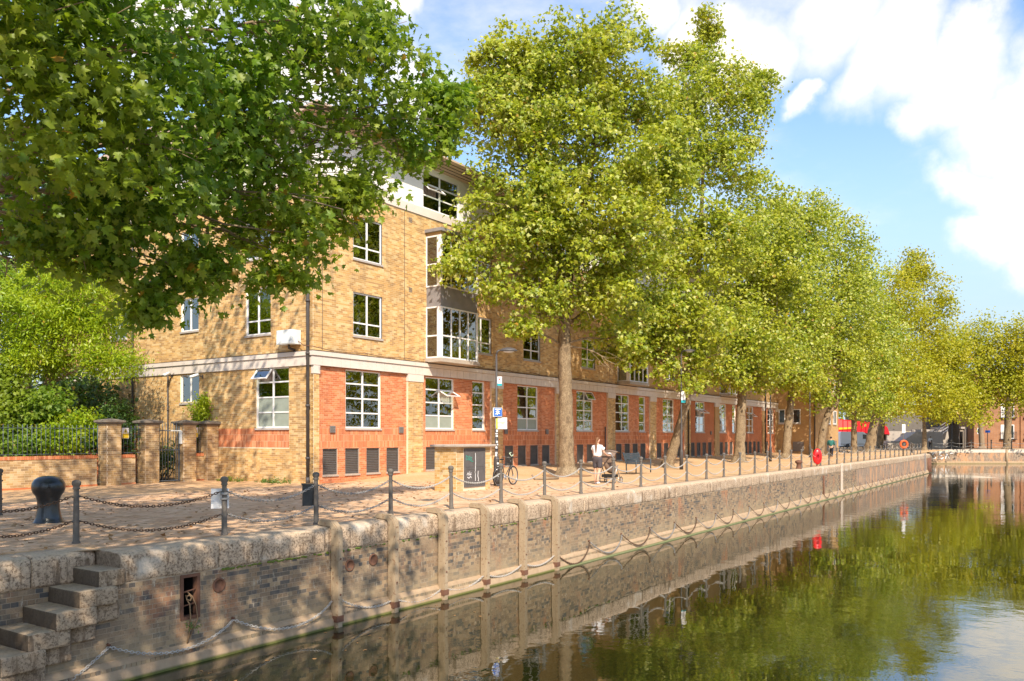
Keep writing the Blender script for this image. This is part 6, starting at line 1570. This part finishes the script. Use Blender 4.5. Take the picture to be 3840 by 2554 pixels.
# walker in green, further along
def walker(lab, x, y, rz, top, legs, bag=None, hair='hair_dark', stride=.12):
    t = thing('person', lab, 'person', (x, y, gz(x, y)), rz)
    J = [(0,0,.93,.12,.15), (0,0,1.12,.11,.14), (.02,0,1.32,.12,.16), (.02,0,1.42,.07), (.03,0,1.52,.05), (.04,0,1.60,.085,.075), (.03,0,1.68,.07),
         (0,.09,.85,.085), (stride,.09,.48,.062), (stride*.6,.09,.09,.042), (stride*.6+.13,.09,.04,.038), (0,-.09,.85,.085), (-stride*.3,-.09,.48,.062), (-stride*1.6,-.09,.12,.042), (-stride*1.6+.12,-.09,.05,.038),
         (.02,.18,1.38,.055), (.06,.24,1.12,.045), (.26,.18,1.08,.036), (.33,.16,1.09,.03), (.02,-.18,1.38,.055), (.05,-.24,1.12,.045), (.24,-.2,1.06,.036), (.31,-.18,1.07,.03)]
    E_ = [(0,1),(1,2),(2,3),(3,4),(4,5),(5,6),(0,7),(7,8),(8,9),(9,10),(0,11),(11,12),(12,13),(13,14),(2,15),(15,16),(16,17),(17,18),(2,19),(19,20),(20,21),(21,22)]
    for hi, hp in ((18, (.33,.16,1.09)), (22, (.31,-.18,1.07))):
        fj, fe = fingers(hp, (1,0,-.3), (0,1,0), .03); b0 = len(J); J += fj; E_ += [((hi if a < 0 else a+b0), c+b0) for a, c in fe]
    put('body', skin_mesh('body', J, E_, 0, 1), MATS['skin'], t, loc=(0,0,0))
    put('top', skin_mesh('top', [(0,0,.92,.15,.18), (0,0,1.12,.135,.165), (.02,0,1.33,.14,.17), (.02,0,1.44,.08), (.02,.18,1.39,.075), (.06,.25,1.12,.065), (.22,.19,1.08,.05), (.02,-.18,1.39,.075), (.05,-.25,1.12,.065), (.2,-.2,1.06,.05)], [(0,1),(1,2),(2,3),(2,4),(4,5),(5,6),(2,7),(7,8),(8,9)], 0, 1), MATS[top], t, loc=(0,0,0))
    put('trousers', skin_mesh('trousers', [(0,0,.94,.14,.16), (0,.09,.84,.10), (stride,.09,.48,.08), (stride*.6,.09,.12,.062), (0,-.09,.84,.10), (-stride*.3,-.09,.48,.08), (-stride*1.6,-.09,.15,.062)], [(0,1),(1,2),(2,3),(0,4),(4,5),(5,6)], 0, 1), MATS[legs], t, loc=(0,0,0))
    mb = MB(); mb.ell((.015,0,1.64), (.098,.088,.085)); put('hair', mb, MATS[hair], t)
    if bag: mb = MB(); mb.ell((-.17,0,1.22), (.11,.15,.22)); put('rucksack', mb, MATS[bag], t)
walker('person in a dark green top and black trousers walking away past the yellow wing', 66.5, 15.3, R(5), 'jacket_green', 'trousers_dark')
fp = FF.P(-1.0, 0, 0)
walker('tiny figure with a dark rucksack walking on the far quay by the brown building', *(lambda q: (q[0], q[1]))(FF.P(5.1, 0, -9.5)), R(200), 'paper_white', 'trousers_dark', 'pram_black')

# ---------------------------------------------------------------- far side: van, red bridge, ramp, stair, brown flats
def cam_xy(px, Y):      # far things are laid out by bearing and distance
    X = px*Y; return (.5606*X + .828*Y, -.828*X + .5606*Y)
FR = -math.atan2(.828, .5606) + R(90)      # heading that faces across the view
RZ = math.atan2(-.828, .5606)
v = thing('van', 'white panel van parked beyond the trees by the red bridge', 'van', (*cam_xy(.4165, 118), 0), RZ)
mb = MB()
side = [(-2.5,.35),(2.55,.35),(2.62,.75),(2.45,1.15),(1.75,1.35),(1.15,2.1),(.7,2.38),(-2.45,2.42),(-2.55,2.2)]
mb.prism(side, -.98, .98, lambda a, b, d: (a, d, b)); put('body', mb, MATS['van_white'], v)
for s in (-1, 1):
    mb = MB(); mb.prism([(.62,1.38),(1.58,1.40),(1.12,2.0),(.62,2.02)], s*.985, s*.992, lambda a, b, d: (a, d, b)); put('side_window', mb, MATS['far_pane'], v)
    for x in (-1.55, 1.65):
        mb = MB(); mb.lathe([(.0001,-.11),(.33,-.11),(.35,-.05),(.35,.05),(.33,.11),(.0001,.11)], 18, (x, s*.88, .35), Matrix.Rotation(R(90),4,'X')); wh = put('wheel', mb, MATS['tyre'], v)
    mb = MB(); mb.box(-2.5, 2.5, s*.986-.006, s*.986+.006, .62, .68); put('rub_strip', mb, MATS['lead_grey'], v)
mb = MB(); mb._add([(1.16,-.85,2.11),(1.16,.85,2.11),(1.77,.85,1.37),(1.77,-.85,1.37)], [(0,1,2,3)]); put('windscreen', mb, MATS['far_pane'], v)
def tbox(par, nm, x0, x1, y0, y1, z0, z1, mat): mb = MB(); mb.box(x0, x1, y0, y1, z0, z1); return put(nm, mb, MATS[mat], par)
br = thing('red_bridge', 'red steel lifting bridge with a yellow stripe behind the trees', 'bridge', (*cam_xy(.43, 128), 0), RZ)
mb = MB(); mb.prism([(-5.5,2.55),(3.6,2.05),(3.2,3.2),(2.2,3.75),(-5.5,4.55)], 0, .5, lambda a, b, d: (a, d, b)); put('girder', mb, MATS['bridge_red'], br)
mb = MB(); mb.prism([(-5.4,3.2),(-1.9,2.95),(-1.9,4.0),(-5.4,4.45)], -.06, -.02, lambda a, b, d: (a, d, b)); put('pink_panel', mb, MATS['bridge_pink'], br)
mb = MB(); mb.prism([(-5.5,2.7),(-1.9,2.95),(-1.9,3.2),(-5.5,3.05)], -.10, -.065, lambda a, b, d: (a, d, b)); put('yellow_stripe', mb, MATS['bridge_yellow'], br)
for i in range(12): x = -5.2 + .72*i; zt = 4.45-(x+5.5)*.1; tbox(br, 'stiffener', x, x+.09, -.14, -.002, 2.55-(x+5.5)*.05, min(zt, 3.9 if x > 1.5 else zt), 'bridge_red')
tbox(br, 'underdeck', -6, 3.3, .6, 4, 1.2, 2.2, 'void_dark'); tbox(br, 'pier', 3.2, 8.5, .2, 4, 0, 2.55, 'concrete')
cb = thing('concrete_ramp', 'pale concrete ramp and low wall beside the red bridge', 'ramp', (*cam_xy(.478, 121), 0), RZ)
mb = MB(); mb.prism([(-2.6,0),(5.4,0),(5.4,2.4),(1.4,2.4),(-.4,1.1),(-2.6,1.0)], 0, 3, lambda a, b, d: (a, d, b)); put('ramp', mb, MATS['concrete'], cb)
tbox(cb, 'low_wall', -3.4, 1.5, -1.4, -1.1, 0, .75, 'concrete')
st = thing('steel_stair', 'dark steel staircase climbing right behind the far quay', 'staircase', (*cam_xy(.512, 123), 0), RZ)
for k in range(13): tbox(st, 'tread', -1.8+k*.36, -1.4+k*.36, 0, 1.4, .28+k*.22, .34+k*.22, 'iron_black')
for y in (0, 1.4):
    mb = MB(); mb.tube([(-2.0,y,.2),(2.9,y,3.2)], .12, 5); mb.tube([(-2.0,y,1.1),(2.9,y,4.1)], .06, 5)
    for k in range(7): mb.tube([(-1.9+k*.78,y,.25+k*.48),(-1.9+k*.78,y,1.15+k*.48)], .03, 4)
    put('balustrade', mb, MATS['lead_grey'], st)
tbox(st, 'wall_behind', -2.4, 3.2, 1.8, 2.2, 0, 2.8, 'concrete')
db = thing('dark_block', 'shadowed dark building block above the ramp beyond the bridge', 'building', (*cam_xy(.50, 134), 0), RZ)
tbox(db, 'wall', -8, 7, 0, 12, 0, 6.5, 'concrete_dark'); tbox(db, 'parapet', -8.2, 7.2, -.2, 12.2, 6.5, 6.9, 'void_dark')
gr = thing('stone_porch', 'pale stone doorway building between the stair and the brown flats', 'building', (*cam_xy(.543, 126), 0), RZ)
tbox(gr, 'wall', -1.8, 2.2, 0, 5, 0, 2.9, 'slab_stone'); tbox(gr, 'cornice', -2.0, 2.4, -.25, 5, 2.9, 3.2, 'concrete'); tbox(gr, 'doorway', .0, .45, -.03, -.005, 0, 2.5, 'void_dark'); tbox(gr, 'column', .6, .95, -.3, -.03, 0, 2.9, 'concrete'); tbox(gr, 'dark_door', 1.1, 1.9, -.05, -.005, 0, 2.4, 'iron_black')
bf_ = thing('brown_brick_flats', 'dark brown brick flats with white-framed windows and railed balconies at the far right', 'apartment building', (*cam_xy(.560, 124), 0), RZ)
tbox(bf_, 'wall', .0, 19, 0, 12, 0, 11.5, 'far_brown'); tbox(bf_, 'roof', -.4, 19.4, -.4, 12.4, 11.5, 11.9, 'lead_grey')
def fw(par, x0, x1, z0, z1, balc):
    mb = MB(); f = .10
    for q in ((x0,x0+f,z0,z1),(x1-f,x1,z0,z1),(x0+f,x1-f,z0,z0+f),(x0+f,x1-f,z1-f,z1),((x0+x1)/2-.05,(x0+x1)/2+.05,z0+f,z1-f)): mb.box(q[0],q[1],-.08,-.01,q[2],q[3])
    o = put('window', mb, MATS['frame_white'], par)
    mb = MB(); mb.box(x0+f, x1-f, -.04, -.012, z0+f, z1-f); put('pane', mb, MATS['far_pane'], o, loc=(0,0,0))
    mb = MB(); mb.box(x0+f, x0+f+(x1-x0)*.3, -.05, -.042, z0+f, z1-f); put('curtain', mb, MATS['curtain_white'], o, loc=(0,0,0))
    if balc:
        mb = MB(); mb.box(x0-.15, x1+.25, -.35, -.3, z0+.95, z0+1.02); mb.box(x0-.2, x1+.3, -.38, -.02, z0-.14, z0-.03)
        for k in range(12): xx = x0-.12+k*(x1-x0+.34)/11; mb.box(xx-.015, xx+.015, -.34, -.31, z0-.03, z0+.95)
        put('balcony_rail', mb, MATS['iron_black'], par)
for fl_ in range(3):
    z = 1.4 + fl_*3.2
    fw(bf_, 4.0, 6.0, z+.0, z+2.1, True); fw(bf_, 7.6, 10.4, z, z+2.1, True); fw(bf_, 12.4, 14.4, z, z+2.1, True)
    mb = MB(); mb.box(.45, .9, -.05, -.01, z+.7, z+1.6); put('window', mb, MATS['frame_white'], bf_); mb = MB(); mb.box(.52, .83, -.07, -.051, z+.78, z+1.52); put('pane', mb, MATS['far_pane'], bf_)
tbox(bf_, 'downpipe', 6.9, 7.1, -.2, -.02, 0, 11, 'far_brown')
sgn = thing('blue_roundel_sign', 'small blue sign on a post before the brown flats', 'sign', (*cam_xy(.5765, 116), 0), RZ)
mb = MB(); mb.tube([(0,0,0),(0,0,2.6)], .05, 6); put('post', mb, MATS['pipe_dark'], sgn); tbox(sgn, 'plate', -.35, .35, -.06, -.03, 2.25, 2.6, 'sign_blue')
lq = thing('street_lamp', 'black lamp column standing on the far quay before the stone porch', 'street lamp', (*cam_xy(.5335, 115), 0), RZ)
mb = MB(); mb.lathe([(.16,0),(.15,1.0),(.08,1.2),(.06,6)], 10); put('column', mb, MATS['pipe_dark'], lq); mb = MB(); mb.ell((0,0,6.1), (.3,.3,.15)); put('lamp_head', mb, MATS['pipe_dark'], lq)
for i, (px, Y) in enumerate(((.4045, 86), (.432, 99), (.445, 104), (.4525, 107))):
    rk_ = thing('bicycle', ('parked bicycle behind the person in green', 'parked bicycle beyond the wide trunk', 'parked bicycle in the far rack, middle one', 'parked bicycle in the far rack, rightmost one')[i], 'bicycle', (*cam_xy(px, Y), 0), RZ + R(20))
    wheel(rk_, -.5, .34, .33, 0, .03, 0); wheel(rk_, .5, .34, .33, 0, .03, 0)
    mb = MB(); mb.tube([(-.5,0,.34),(-.1,0,.3),(.38,0,.8),(.5,0,.34)], .03, 5); mb.tube([(-.1,0,.3),(-.22,0,.9)], .03, 5); mb.tube([(-.2,0,.75),(.35,0,.8)], .03, 5); mb.tube([(.36,-.25,1),(.36,.25,1)], .02, 5); put('frame', mb, MATS['iron_black'], rk_)
